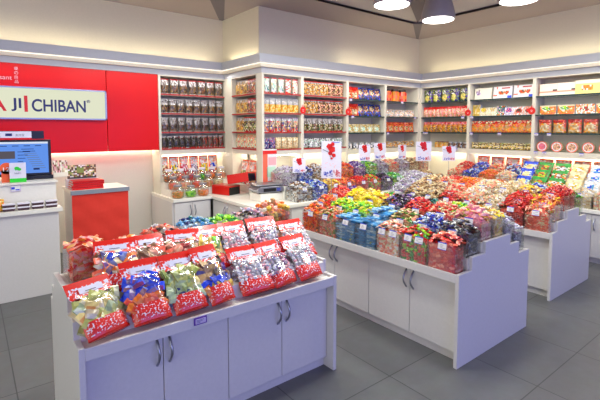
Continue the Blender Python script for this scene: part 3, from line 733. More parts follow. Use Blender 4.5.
def sweet_bin(loc, rz, w, d, h, bump, desc, cols, kind, where, s=.032, tags=1, indiv=False, accent=('white',), ck=0, mat=None, hb=None):
    """a clear bin standing on a tier, price cards clipped to its rim, filled with sweets"""
    SEED[0] += 1; r = random.Random(SEED[0])
    g = thing('sweet_bin', 'clear bin of %s, %s' % (desc, where), 'bin', loc, rz)
    hb = hb or h + .012
    link('clear_box', glass_box(w, d, hb), g)
    for k in range(tags):
        x = 0 if tags == 1 else (-.25 + .5 * k) * w
        link('price_card', r.choice(CARDS), g, (x + r.uniform(-.02, .02), -.008, hb - .032), (R(-12), 0, r.uniform(-.06, .06)))
    cl = [P(c) for c in cols]; ac = [P(c) for c in accent]
    M0 = Matrix.Translation(loc) @ Matrix.Rotation(rz, 4, 'Z')
    m = mat or WRAP
    if not indiv:
        b = MB(); core(b, w, d, h, bump, cl, r)
        for x, y, z, zone in spots(w, d, h, bump, s, r, kind):
            candy(b, kind, Matrix.Translation((x, y, z)) @ rotfor(kind, zone, r), s * r.uniform(.85, 1.15), vary(r.choice(cl), r), vary(r.choice(ac), r), r)
        o = b.build('heap_of_sweets', m, None, loc, rz); o['kind'] = 'stuff'
        tag(o, '%s filling the bin, %s' % (desc, where), 'sweets')
    else:
        b = MB(); core(b, w, d, h, bump, cl, r)
        o = b.build('heap_of_sweets', m, None, loc, rz); o['kind'] = 'stuff'
        tag(o, '%s packed below, %s' % (desc, where), 'sweets')
        var = []
        for k in range(10):
            bb = MB(); candy(bb, kind, Matrix.Identity(4), s * r.uniform(.95, 1.2), vary(cl[k % len(cl)], r), vary(r.choice(ac), r), r); var.append(bb.mesh('wrapped_sweet', m))
        for x, y, z, zone in spots(w, d, h, bump, s, r, kind, 1.3):
            if zone == 2 and r.random() < .3: continue
            M = M0 @ Matrix.Translation((x, y, z)) @ rotfor(kind, zone, r)
            c = link('wrapped_sweet', r.choice(var), None); c.matrix_world = M
            tag(c, '%s in bin, %s' % (desc[:-1], where), 'sweet', desc + ' ' + where)
            INDIV[desc] = INDIV.get(desc, 0) + 1

# kinds of filling: description, colours, shape, size, accents
F = {
 'redt': ('red wrapped sweets', ['red', 'red', 'coral', 'crimson', 'salmon'], 'packet', .034, ('white', 'coral', 'red')),
 'straw': ('red and green sweets', ['red', 'coral', 'red', 'green', 'lime'], 'twist', .036, ('green', 'red')),
 'pale': ('cream and coral sweets', ['cream', 'salmon', 'coral', 'beige', 'white'], 'packet', .034, ('coral', 'white')),
 'bluest': ('sky blue sticks', ['sky', 'sky', 'pale', 'sky'], 'stick', .08, ('pale', 'sky', 'white', 'yellow')),
 'ormix': ('orange and green sweets', ['orange', 'coral', 'olive', 'salmon', 'tan', 'red'], 'twist', .034, ('white', 'green')),
 'orred': ('orange red sweets', ['orange', 'coral', 'red', 'orange', 'brown'], 'twist', .036, ('amber', 'white')),
 'black': ('black foil sweets', ['black', 'dark', 'dark', 'grey', 'navy'], 'packet', .036, ('grey', 'beige', 'black')),
 'bluew': ('blue and white sweets', ['blue', 'blue', 'white', 'pale', 'navy'], 'twist', .034, ('white', 'blue')),
 'olive': ('olive green sweets', ['olive', 'green', 'tan', 'olive', 'salmon'], 'packet', .034, ('cream', 'coral')),
 'lime': ('lime green sweets', ['lime', 'lime', 'green', 'lime', 'yellow'], 'twist', .036, ('yellow', 'white')),
 'pink': ('pink marshmallow slices', ['pink', 'salmon', 'rose', 'pink'], 'roll', .046, ('pink', 'salmon', 'cream')),
 'salm': ('salmon and red sweets', ['salmon', 'coral', 'beige', 'red', 'cream'], 'twist', .034, ('white', 'coral')),
 'red': ('vivid red sweets', ['red', 'crimson', 'red', 'coral'], 'twist', .032, ('red', 'white')),
 'purb': ('black and purple sweets', ['black', 'dark', 'purple', 'mauve', 'dark'], 'twist', .038, ('purple', 'grey')),
 'yel': ('bright yellow sweets', ['yellow', 'yellow', 'gold', 'yellow'], 'twist', .042, ('gold', 'lime')),
 'gold': ('golden yellow sweets', ['gold', 'yellow', 'beige', 'amber'], 'packet', .036, ('yellow', 'white')),
 'pur': ('purple sweets', ['purple', 'mauve', 'purple', 'lilac'], 'twist', .036, ('lilac', 'purple')),
 'grn': ('green wrapped sweets', ['green', 'lime', 'green', 'mint'], 'twist', .036, ('white', 'lime')),
 'teal': ('teal and black sweets', ['teal', 'dark', 'teal', 'green'], 'twist', .034, ('teal', 'white')),
 'cream': ('cream coloured sweets', ['cream', 'beige', 'white', 'cream', 'salmon'], 'ball', .030, ('white',)),
 'creamw': ('white and cream nuts', ['cream', 'white', 'beige', 'tan'], 'shard', .032, ('white',)),
 'tan': ('tan wrapped sweets', ['tan', 'beige', 'brown', 'cream', 'tan'], 'twist', .036, ('cream', 'white')),
 'lil': ('silver lilac sweets', ['lilac', 'grey', 'mauve', 'white', 'silver'], 'twist', .034, ('white', 'mauve')),
 'coral': ('coral pink dried strips', ['coral', 'coral', 'salmon', 'coral', 'cream'], 'shard', .038, ('coral',)),
 'oran': ('orange coated sweets', ['orange', 'coral', 'amber', 'orange'], 'twist', .034, ('white', 'amber')),
 'yor': ('yellow and orange strips', ['yellow', 'orange', 'coral', 'salmon'], 'shard', .04, ('yellow',)),
 'brw': ('brown and silver sweets', ['brown', 'silver', 'tan', 'dark', 'white'], 'twist', .034, ('white',)),
 'green': ('green leafy sweets', ['green', 'olive', 'lime', 'green'], 'twist', .032, ('lime',)),
}
def fill(key, loc, rz, w, d, h, bump, where, **kw):
    desc, cols, kind, s, ac = F[key]
    kw.setdefault('s', s)
    sweet_bin(loc, rz, w, d, h, bump, desc, cols, kind, where, accent=ac, **kw)

# centre island tiers (index 0 = near end)
rows = [
 (2.352, .60, .135, .165, .075, ['redt', 'straw', 'pale', 'bluest', 'bluest', 'ormix', 'orred'], 'front tier of centre island', -90, 1),
 (2.490, .685, .155, .14, .08, ['black', 'bluew', 'olive', 'bluest', 'lime', 'lime', 'orred'], 'second tier of centre island', -90, 1),
 (2.655, .76, .16, .125, .09, ['pink', 'salm', 'red', 'purb', 'yel', 'yel', 'red'], 'top tier front, centre island', -90, 1),
 (2.820, .76, .155, .125, .065, ['gold', 'lime', 'teal', 'purb', 'straw', 'gold', 'pur'], 'top tier rear, centre island', -90, 0),
 (2.985, .685, .13, .15, .06, ['lil', 'creamw', 'cream', 'oran', 'tan', 'lil', 'grn'], 'fourth tier of centre island', -90, 0),
 (3.125, .60, .145, .155, .05, ['lil', 'cream', 'salm', 'tan', 'tan', 'lil', 'pur'], 'rear tier of centre island', -90, 0)]
wb = (Lc - .06) / 7
for ri, (x, z, d, h, bump, keys, wh_, rot, tg) in enumerate(rows):
    for i, k in enumerate(keys):
        y = 1.402 + .03 + wb * (i + .5)
        fill(k, (x, y, z - .013), R(rot), wb - .006, d, h, bump, '%s from near end, %s' % (NTH[i], wh_), tags=(2 if ri == 0 and i in (1, 2) else tg), indiv=(ri == 0 and i in (0, 1, 3, 4)))
rows = [
 (3.938, .60, .10, .165, .09, ['coral', 'red', 'cream', 'salm', 'red', 'tan', 'tan', 'lil'], 'front tier of rear island', 1),
 (4.035, .685, .19, .14, .09, ['yor', 'red', 'creamw', 'cream', 'salm', 'tan', 'tan', 'lil'], 'second tier of rear island', 1),
 (4.245, .76, .15, .13, .07, ['red', 'gold', 'creamw', 'cream', 'oran', 'salm', 'tan', 'lil'], 'top tier of rear island', 1),
 (4.40, .76, .12, .13, .07, ['red', 'bluew', 'cream', 'cream', 'oran', 'red', 'tan', 'lil'], 'top tier rear, rear island', 0),
 (4.51, .675, .18, .16, .07, ['green', 'cream', 'creamw', 'salm', 'bluew', 'red', 'lil', 'lil'], 'fourth tier of rear island', 0)]
wb = (Lt - .06) / 8
for ri, (x, z, d, h, bump, keys, wh_, tg) in enumerate(rows):
    for i, k in enumerate(keys):
        y = 1.488 + .03 + wb * (i + .5)
        fill(k, (x, y, z - .013), R(-90), wb - .006, d, h, bump, '%s from near end, %s' % (NTH[i], wh_), tags=tg)
# bins on the middle wall worktop: front row, raised rear row on a riser
b = MB(); b.box(2.98, 5.95, 4.11, 4.40, .641, .80); tag(b.build('riser', LAM2), 'white riser along the middle worktop under the rear sweet bins', 'riser')
kf = ['brw', 'bluew', 'gold', 'orred', 'red', 'straw', 'purb', 'grn', 'lil', 'lil', 'tan']; kr = ['lil', 'bluew', 'brw', 'red', 'orred', 'pur', 'grn', 'lil', 'salm', 'lil', 'tan', 'salm']
for i, k in enumerate(kf): fill(k, (3.10 + .245 * i, 3.86, .641), 0, .235, .235, .15, .07, '%s, front row on middle worktop' % ORD[i], tags=1)
for i, k in enumerate(kr): fill(k, (3.08 + .245 * i, 4.125, .801), 0, .235, .25, .15, .08, '%s, raised row on middle worktop' % ORD[i], tags=0)
# right wall worktop
b = MB(); b.box(5.70, 5.96, .85, 3.70, .601, .70); b.box(5.96, 6.38, .85, 3.70, .601, .76); tag(b.build('riser', LAM2), 'white stepped riser along the right worktop', 'riser')
k1 = ['salm', 'cream', 'cream', 'creamw', 'cream', 'creamw', 'cream', 'oran', 'cream', 'salm', 'tan']
k2 = ['cream', 'salm', 'cream', 'gold', 'cream', 'creamw', 'gold', 'cream', 'oran', 'bluew', 'salm']
k3 = [None, None, None, None, None, None, None, 'bluew', 'salm', 'bluew', 'red']
for i in range(11):
    y = 1.05 + .25 * i
    fill(k1[i], (5.45, y, .601), R(-90), .24, .235, .14, .07, '%s from near end, front row, right worktop' % NTH[i], tags=1)
    if i not in (3, 4, 5, 6): fill(k2[i], (5.71, y, .701), R(-90), .24, .235, .14, .07, '%s from near end, second row, right worktop' % NTH[i], tags=0)
    if k3[i]: fill(k3[i], (5.97, y, .761), R(-90), .24, .13 if i < 9 else .2, .15, .08, '%s from near end, rear row, right worktop' % NTH[i], tags=0)
# leaning flat packs on the right worktop
lp = [(1.80, ['white', 'pale', 'white', 'white'], ['blue', 'white', 'sky'], 'white and blue'), (2.00, ['cream', 'straw', 'cream'], ['gold', 'white'], 'cream and yellow'),
      (2.20, ['green', 'white', 'orange', 'green', 'cream'], ['orange', 'white', 'brown'], 'green and orange'), (2.40, ['green', 'green', 'brown', 'olive'], ['orange', 'lime', 'brown'], 'dark green'), (2.60, ['blue', 'cream', 'blue', 'mint'], ['cream', 'straw'], 'royal blue')]
for k, (y, cols, c2_, nm) in enumerate(lp):
    for j in range(3):
        me = pouch_mesh(.185, .19, .03, blob(cols, c2_, .5, .5, .28, [cols[0]]), 300 + k * 3 + j)
        o = link('sweet_packet', me, None, (5.76 + .10 * j, y, .715 + .09 * j), (R(-35), 0, R(-90)))
        tag(o, '%s flat packet leaning on right worktop, %s of its column' % (nm, ['lowest', 'middle one', 'topmost'][j]), 'packet', 'leaning packets on the right worktop')

# ------------------------------------------------------------------ gift bags
def strip(w, h, d, v0, v1, nv, mat, name, shape, nx=10, u0=0, u1=1, front_only=False, push=0):
    b = MB(); vs = []; sides = (-1,) if front_only else (-1, 1)
    for sd in sides:
        for j in range(nv + 1):
            v = v0 + (v1 - v0) * j / nv
            for i in range(nx + 1):
                u = u0 + (u1 - u0) * i / nx; x, t = shape(u, v); vs.append((x * w, sd * (t * d / 2 + push) , v * h))
    N = (nx + 1) * (nv + 1); fs = []
    for q in range(len(sides)):
        for j in range(nv):
            for i in range(nx):
                a = q * N + j * (nx + 1) + i; f = (a, a + 1, a + nx + 2, a + nx + 1); fs.append(f if q == 0 else f[::-1])
    if v0 == 0 and not front_only:
        for i in range(nx): fs.append((i, N + i, N + i + 1, i + 1))
    b.add(vs, fs); me = b.mesh(name, mat, True); return me
def bag_shape(u, v):
    e = max(0, 1 - (2 * u - 1) ** 4) ** .6
    if v < .10: t = .62 + .38 * (v / .10)
    elif v < .55: t = 1
    elif v < .80: t = 1 - .93 * ((v - .55) / .25) ** 1.3
    else: t = .06
    pinch = (1 - .10 * math.sin(math.pi * min(1, v / .8)) - (.05 if v < .1 else 0))
    wrk = .05 * math.sin(u * 17 + v * 9) * math.sin(v * 21) if .1 < v < .85 else 0
    return ((u - .5) * pinch, max(.03, t * e + wrk * e))
def gift_bag(loc, rot, w, h, d, cols, kind, lab, group, s=.05, seed=1, accent=('white',), top=None):
    r = random.Random(seed)
    g = thing('gift_bag', lab, 'gift bag', loc, rot, group)
    link('bottom_seam', strip(w, h, d, 0, .05, 2, RBAND, 'bottom_seam', bag_shape), g)
    link('printed_base', strip(w, h, d, .05, .27, 4, FLOR, 'printed_base', bag_shape), g)
    link('clear_window', strip(w, h, d, .27, .70, 8, FILM, 'clear_window', bag_shape), g)
    link('header', strip(w, h, d, .70, .90, 4, FLOR2, 'header', bag_shape), g)
    link('red_band', strip(w, h, d, .90, 1.0, 2, RBAND, 'red_band', bag_shape), g)
    ty = -.5 * d * .2 - .004
    b = MB(); b.box(-.27 * w, .27 * w, ty, ty + .001, h * .765, h * .87); o = b.build('header_label', HWHITE, g)
    b = MB(); b.box(-.14 * w, .10 * w, ty - .0008, ty, h * .79, h * .80); b.build('header_print', TBLK, o)
    b = MB(); cl = [P(c) for c in cols]; ac = [P(c) for c in accent]
    # inner core
    vs = []; n = 8; m = 6
    for sd in (-1, 1):
        for j in range(m + 1):
            v = .06 + .60 * j / m
            for i in range(n + 1):
                x, t = bag_shape(i / n, v); vs.append((x * w * .9, sd * t * d * .33, v * h))
    N = (n + 1) * (m + 1)
    fs = []
    for q in (0, 1):
        for j in range(m):
            for i in range(n): a = q * N + j * (n + 1) + i; f = (a, a + 1, a + n + 2, a + n + 1); fs.append(f if q == 0 else f[::-1])
    b.add(vs, fs, [vary(r.choice(cl), r, .25) for _ in fs])
    tp = [P(c) for c in top] if top else cl
    st = s * .62; z = .26 * h
    while z < .68 * h:
        x = -w * .40
        while x < w * .40:
            u = x / w + .5; _, t = bag_shape(u, z / h)
            for sd in (-1, 1):
                if sd > 0 and r.random() < .5: continue
                y = sd * max(0, t * d / 2 - s * .18)
                M = Matrix.Translation((x + r.uniform(-.2, .2) * st, y, z + r.uniform(-.2, .2) * st)) @ Euler((R(90) + r.uniform(-.35, .35), r.uniform(-1.5, 1.5), r.uniform(-.35, .35))).to_matrix().to_4x4()
                candy(b, kind, M, s * r.uniform(.8, 1.1), vary(r.choice(tp if z > .46 * h else cl), r), vary(r.choice(ac), r), r)
            x += st
        z += st * .8
    o = b.build('sweets', WRAP, g); o['kind'] = 'stuff'
    return g
RBAND = plain('red_bag_band', (.90, .14, .08), .25, coat=.4)
HWHITE = plain('white_header_print', (.88, .86, .90), .35, coat=.3)
mixs = {
 'green': (['ygreen', 'ygreen', 'pgreen', 'straw', 'beige'], 'packet', ('straw', 'ygreen', 'white', 'orange')),
 'bluor': (['orange', 'coral', 'coral', 'brown'], 'packet', ('red', 'salmon', 'orange'), ['blue', 'blue', 'brown', 'blue']),
 'gnbl': (['pgreen', 'ygreen', 'pgreen', 'cream', 'navy'], 'packet', ('mint', 'pgreen', 'olive'), ['ygreen', 'ygreen', 'straw', 'olive']),
 'dark': (['orange', 'blue', 'blue', 'gold'], 'packet', ('blue', 'tan'), ['brown', 'umber', 'crimson', 'tan']),
 'white': (['white', 'silver', 'film', 'white', 'pink'], 'twist', ('coral', 'mauve', 'white')),
 'whitr': (['white', 'film', 'silver', 'mauve', 'pink'], 'twist', ('white', 'purple', 'coral')),
 'brn': (['brown', 'coral', 'crimson', 'salmon', 'tan'], 'packet', ('cream', 'brown')),
 'mixd': (['orange', 'brown', 'blue', 'cream', 'coral'], 'packet', ('blue', 'white')),
 'gold': (['gold', 'cream', 'lime', 'tan', 'yellow'], 'packet', ('white', 'green')),
}
front = [(.45, 18, .205, 'green', 'gift bag of green packets, nearest corner of front island', 6, .275, 42),
         (.640, 2, .19, 'bluor', 'gift bag with orange and royal blue packets, front row second from left', 0, .315, 40),
         (.830, 3, .185, 'gnbl', 'gift bag of pale green and navy packets, front row third from left', 0, .315, 40),
         (1.000, 10, .16, 'dark', 'gift bag with brown and bright blue packets above the price ticket', 0, .325, 39),
         (1.215, -2, .22, 'white', 'wide gift bag of silvery white sweets, front row, fifth from left', 0, .29, 44),
         (1.400, 8, .175, 'whitr', 'gift bag of white sweets, front row between two other white ones', 0, .29, 44),
         (1.585, 3, .19, 'white', 'gift bag of white sweets at right end of the front row', 0, .30, 44)]
for i, (x, yaw, w, k, lab, _, h, tl) in enumerate(front):
    cl, kd, ac = mixs[k][:3]; tpc = mixs[k][3] if len(mixs[k]) > 3 else None
    gift_bag((x, 1.905, .615), (R(-tl), 0, R(yaw)), w, h, .075, cl, kd, lab, 'gift bags on the near island', (.066 if kd == 'packet' else .040), 50 + i, ac, tpc)
back = [(.535, -10, .20, 'mixd', 'gift bag of orange and blue packets, back row left end'), (.72, -2, .17, 'brn', 'gift bag of brown packets, back row second from left'),
        (.875, -16, .18, 'brn', 'tilted gift bag of brown packets, back row third from left'), (1.045, -4, .18, 'gold', 'gift bag of gold green packets in the back row'),
        (1.215, -6, .17, 'white', 'gift bag of silvery sweets in back row beside the gold one'), (1.42, -8, .20, 'whitr', 'gift bag of white sweets in back row, second from right'),
        (1.645, 0, .19, 'white', 'gift bag of white sweets, back row right end')]
for i, (x, yaw, w, k, lab) in enumerate(back):
    cl, kd, ac = mixs[k][:3]; tpc = mixs[k][3] if len(mixs[k]) > 3 else None
    gift_bag((x, 2.075 if i < 6 else 2.03, .735 if i < 6 else .70), (R(-46), 0, R(yaw)), w, .285, .055, cl, kd, lab, 'gift bags on the near island', (.060 if kd == 'packet' else .038), 80 + i, ac, tpc)
# bins along the back of the near island
nb = [(.455, .19, .15, 'red crinkly packets', ['red', 'coral', 'red', 'orange', 'salmon'], 'packet', .045), (.655, .19, .12, 'red and orange packets', ['red', 'coral', 'orange', 'salmon'], 'packet', .045),
      (.85, .19, .16, 'red and black sweets', ['coral', 'black', 'salmon', 'red', 'white'], 'twist', .038), (1.05, .19, .18, 'sky blue sweets', ['sky', 'pale', 'teal', 'sky', 'navy'], 'twist', .042),
      (1.25, .19, .17, 'bright green sweets', ['green', 'lime', 'green', 'lime'], 'twist', .042), (1.44, .17, .19, 'plum coloured sweets', ['mauve', 'pink', 'dark', 'lilac'], 'twist', .038),
      (1.63, .19, .22, 'orange brown dried fruit', ['amber', 'orange', 'tan', 'salmon', 'gold'], 'ball', .05)]
for i, (x, w, h, desc, cols, kind, s) in enumerate(nb):
    sweet_bin((x, 2.29, .747), 0, w - .004, .17, h * .9, .05, desc, cols, kind, '%s at back of nearest island' % ORD[i], s=s, tags=0, accent=('white', 'gold'))
me = pouch_mesh(.06, .09, .03, snack(['red', 'coral', 'green'], ('red', 'white'), .8), 401)
o = link('snack_packet', me, None, (.38, 2.50, .667), (R(-10), 0, R(-60))); tag(o, 'small red packet standing on the back step of nearest island', 'packet')

# ------------------------------------------------------------------ jars, boxes, scale on the left worktops
def jar(x, y, z, r_, h, cols, lab, lidc):
    g = thing('glass_jar', lab, 'jar', (x, y, z), 0, 'glass sweet jars on the left worktop')
    b = MB(); b.lathe([(r_ * .8, .0), (r_, .012), (r_ * 1.02, h * .45), (r_ * .95, h * .68), (r_ * .62, h * .80), (r_ * .62, h * .86)], 18, cap=False); b.lathe([(r_ * .8, 0), (.001, 0.001)], 18, cap=False)
    b.build('glass_body', GLASS, g, smooth=True)
    b = MB(); b.lathe([(r_ * .68, h * .84), (r_ * .70, h * .86), (r_ * .70, h * .97), (r_ * .6, h)], 18); b.build('lid', METAL if lidc else HWHITE, g, smooth=False)
    b = MB(); rr = random.Random(int(x * 1000) + int(y * 100)); cl = [P(c) for c in cols]
    b.lathe([(r_ * .72, .006), (r_ * .85, .02), (r_ * .8, h * .42), (r_ * .3, h * .5)], 10, col=cl[0])
    for k in range(60):
        a = rr.uniform(0, 6.28); zz = rr.uniform(.02, h * .5); q = r_ * .82 if zz < h * .42 else rr.uniform(0, r_ * .8)
        candy(b, 'ball', Matrix.Translation((q * math.cos(a), q * math.sin(a), zz)), .026, vary(rr.choice(cl), rr), cl[0], rr)
    o = b.build('sweets', WRAP, g); o['kind'] = 'stuff'
jc = [(2.02, 5.03, .075, .17, ['amber', 'orange', 'olive', 'tan'], 'amber and green'), (2.19, 5.03, .07, .15, ['lime', 'green'], 'bright green'), (2.355, 5.03, .075, .17, ['orange', 'salmon', 'tan'], 'orange')]
for i, (x, y, r_, h, cols, nm) in enumerate(jc): jar(x, y, .641, r_, h, cols, 'glass jar of %s sweets in front on the left worktop' % nm, 1)
b = MB(); b.box(1.965, 2.88, 5.13, 5.30, .641, .72); b.box(1.965, 2.88, 5.30, 5.46, .641, .80); tag(b.build('riser', LAM2), 'white stepped riser beneath the rear glass jars', 'riser')
for i, (x, cols, nm) in enumerate([(1.99 + .05, ['coral', 'orange'], 'coral'), (2.20, ['salmon', 'cream'], 'salmon'), (2.36, ['coral', 'red'], 'red'), (2.52, ['tan', 'amber', 'salmon'], 'tan'), (2.67, ['cream', 'tan'], 'cream')]):
    jar(x, 5.215, .721, .068, .17, cols, 'glass jar of %s sweets, middle row on left worktop' % nm, 1)
for i, (x, cols, nm) in enumerate([(2.04, ['brown', 'orange'], 'brown orange'), (2.20, ['coral', 'brown'], 'coral brown'), (2.36, ['red', 'mauve'], 'red mauve'), (2.51, ['green', 'lime'], 'green'), (2.66, ['orange', 'brown'], 'orange brown'), (2.80, ['salmon', 'orange'], 'salmon')]):
    jar(x, 5.38, .801, .064, .17, cols, 'glass jar of %s sweets, rear row on left worktop' % nm, 0)
def header_bag(u, v, r):
    if v > .92: return P('coral')
    if (u < .1 or u > .9) and v > .3: return mixc(r, ['coral', 'salmon'])
    if v > .58: return mixc(r, ['white', 'pink', 'white', 'salmon'])
    if v < .12: return mixc(r, ['red', 'white'])
    return mixc(r, header_bag.c)
bg_cols = [['salmon', 'cream', 'brown'], ['white', 'black', 'yellow'], ['crimson', 'rose', 'white'], ['mauve', 'white', 'lilac'], ['yellow', 'gold', 'mint'], ['blue', 'orange', 'white']]
for i, cols in enumerate(bg_cols):
    header_bag.c = cols; me = pouch_mesh(.135, .26, .05, header_bag, 420 + i, nx=8, nz=14)
    o = link('gift_bag', me, None, (2.06 + .145 * i, 5.60, .86), (R(-5), 0, 0))
    tag(o, 'red topped hanging bag behind the glass jars, %s' % ORD[i], 'gift bag', 'hanging bags behind the glass jars')
b = MB(); b.box(1.99, 2.88, 5.55, 5.73, .641, .86); tag(b.build('riser', LAM2), 'white block under the bags behind the glass jars', 'riser')
for i, cols in enumerate([['gold', 'cream', 'olive'], ['gold', 'tan', 'cream'], ['brown', 'blue', 'mauve']]):
    header_bag.c = cols; me = pouch_mesh(.19, .34, .08, header_bag, 440 + i, nx=8, nz=14)
    o = link('gift_bag', me, None, (3.02, 5.12 - .2 * i, .73), (R(-6), 0, R(-90)))
    tag(o, 'red topped gift bag under the return wall shelves, %s' % ORD[i], 'gift bag', 'gift bags under the return wall shelves')
b = MB(); b.box(2.93, 3.12, 4.55, 5.40, .641, .73); tag(b.build('riser', LAM2), 'low white riser under the return wall gift bags', 'riser')
rc = [['coral', 'orange', 'brown'], ['gold', 'orange', 'blue'], ['rose', 'mauve', 'orange'], ['orange', 'coral', 'purple'], ['salmon', 'crimson', 'white']]
for i in range(11):
    header_bag.c = rc[i % 5]; me = pouch_mesh(.20, .24, .06, header_bag, 460 + i, nx=8, nz=14)
    o = link('gift_bag', me, None, (6.29, 3.42 - .225 * i, .84), (R(-8), 0, R(-90)))
    tag(o, 'red topped gift bag below right wall shelves, %s' % ORD[i], 'gift bag', 'gift bags below the right wall shelves')
# red and black gift boxes
def gift_case(loc, rot, lab):
    g = thing('gift_case', lab, 'gift box', loc, rot); b = MB(); b.box(-.15, .15, -.10, .10, 0, .10); b.build('base', DARKP, g, bevel=.003)
    b = MB(); b.box(-.155, .155, -.105, .105, .10, .118); b.box(-.155, .152, -.105, -.1005, .0, .10); b.box(-.155, -.1505, -.105, .105, 0, .10); b.box(-.155, .152, .1005, .105, .0, .10); b.build('lid', RCASE, g, bevel=.002)
    b = MB(); b.box(-.04, .04, -.02, .02, .118, .1192); b.build('emblem', CREAMT, g)
RCASE = plain('red_case_card', (.80, .07, .04), .3)
gift_case((2.66, 4.98, .642), (0, 0, R(-72)), 'flat red and black gift box on worktop corner, lower one')
gift_case((2.80, 4.80, .80), (R(-4), R(-10), R(-58)), 'red and black gift box tilted on top of another')
# digital scale
sc = thing('digital_scale', 'silver digital scale with low pan on the worktop corner', 'scale', (2.83, 4.27, .745), R(-8))
b = MB(); b.prism([(-.17, 0), (.17, 0), (.185, .03), (.15, .07), (-.15, .07), (-.185, .03)], -.13, .13, 'xz'); b.build('body', GREYL if False else METAL, sc, bevel=.006)
b = MB(); b.box(-.19, .19, -.12, .13, .082, .094); b.lathe([(.03, .07), (.03, .083)], 12); b.build('pan', METAL, sc, bevel=.004)
b = MB(); b.box(-.10, .06, -.136, -.130, .012, .05); b.build('display', DARKP, sc)
b = MB()
for k in range(6): b.box(.075 + .016 * (k % 3), .086 + .016 * (k % 3), -.134, -.130, .015 + .02 * (k // 3), .028 + .02 * (k // 3))
b.build('buttons', TBLUE, sc)
for dx in (-.14, .14):
    for dy in (-.10, .10): b = MB(); b.lathe([(.012, -.012), (.014, .0)], 8, dx, dy); b.build('foot', DARKP, sc)
b = MB(); b.box(2.67, 3.02, 4.15, 4.40, .641, .732); tag(b.build('stand', LAM2, bevel=.004), 'white block stand under the digital scale', 'stand')
bk = thing('leaflet_display', 'red and white leaflet display behind the scale', 'leaflet', (2.98, 4.425, .641), 0)
b = MB(); b.box(-.10, .11, 0, .02, 0, .60, P('white')); b.box(-.10, .11, -.001, 0, .54, .585, P('red')); b.box(-.10, -.03, -.001, 0, 0, .54, P('coral')); b.box(-.02, .10, -.001, 0, .40, .50, P('pink')); b.box(-.04, .09, -.001, 0, .25, .38, P('mint'))
b.box(-.03, .08, -.001, 0, .12, .20, P('red')); b.build('board', PRINT, bk)
b = MB(); b.box(-.10, .11, -.05, .04, 0, .012, P('white')); b.build('foot', PRINT, bk)

# ------------------------------------------------------------------ flower price posters above the sweets
def poster(loc, rz, w, h, lab, zpost, seed):
    g = thing('price_poster', lab, 'poster', loc, rz, 'flower price posters'); r = random.Random(seed)
    b = MB(); b.box(-w / 2, w / 2, 0, .003, 0, h); b.build('card', HWHITE, g)
    b = MB(); b.tube([(0, .006, .0 - zpost), (0, .006, h * .3)], .004); b.build('post', METAL, g)
    b = MB()
    pts = [(-w * .42, -.002, h * .78), (-w * .2, -.002, h * .72), (0, -.002, h * .68), (w * .1, -.002, h * .55)]; b.tube(pts, w * .012, 4)
    b.tube([(-w * .1, -.002, h * .70), (-w * .02, -.002, h * .50)], w * .009, 4); b.build('branch', TBLK, g)
    b = MB()
    for cx, cz, q in ((-.10, .86, .13), (.03, .78, .15), (-.05, .68, .10), (.12, .62, .09), (.06, .92, .09), (.02, .54, .05)):
        n = 10; pl_ = [(cx * w + q * w * (1 + .25 * (k % 2)) * math.cos(k * 2 * math.pi / n), cz * h + q * w * (1 + .25 * (k % 2)) * math.sin(k * 2 * math.pi / n)) for k in range(n)]
        b.prism(pl_, -.003, -.001, 'xz')
    b.build('blossom', TRED, g)
    b = MB()
    for k in range(9): x = r.uniform(-.4, .3) * w; z = r.uniform(.28, .42) * h; b.box(x, x + w * .05, -.002, 0, z, z + h * .02, mi=0)
    for k in range(46):      # small block lettering, too small to read
        m_ = 1 if k < 24 else 2; x = (r.uniform(-.38, .02) if m_ == 1 else r.uniform(.10, .38)) * w; z = r.uniform(.05, .20) * h
        v_ = k % 2; b.box(x, x + w * (.03 if v_ else .09), -.002 - .0001 * m_, 0, z, z + h * (.05 if v_ else .014), mi=m_)
    b.box(.0, w * .4, -.002, 0, h * .96, h * .975, mi=1)
    b.build('print', [TPINK, TBLUE, TRED], g)
poster((2.64, 2.90, 1.04), R(-45), .185, .345, 'largest flower price poster, rising from the centre island', .2, 1)
for i, (x, z, w, h, lab) in enumerate([(3.20, .96, .17, .18, 'small flower price poster above the blue sweets, left of largest'), (4.36, 1.05, .19, .225, 'flower price poster below slanted packets, left one'), (4.68, 1.06, .20, .235, 'flower price poster below slanted packets, right one'),
        (5.18, 1.04, .15, .215, 'narrow flower price poster below the orange jars')]):
    poster((x, 4.10, z), R(-15), w, h, lab, .2, 10 + i)
poster((5.55, 3.98, 1.0), R(-38), .24, .30, 'flower price poster at the inner corner of the shop', .2, 20)
poster((5.86, 3.74, 1.0), R(-45), .20, .23, 'flower price poster on right worktop, left of cream box bay', .2, 21)

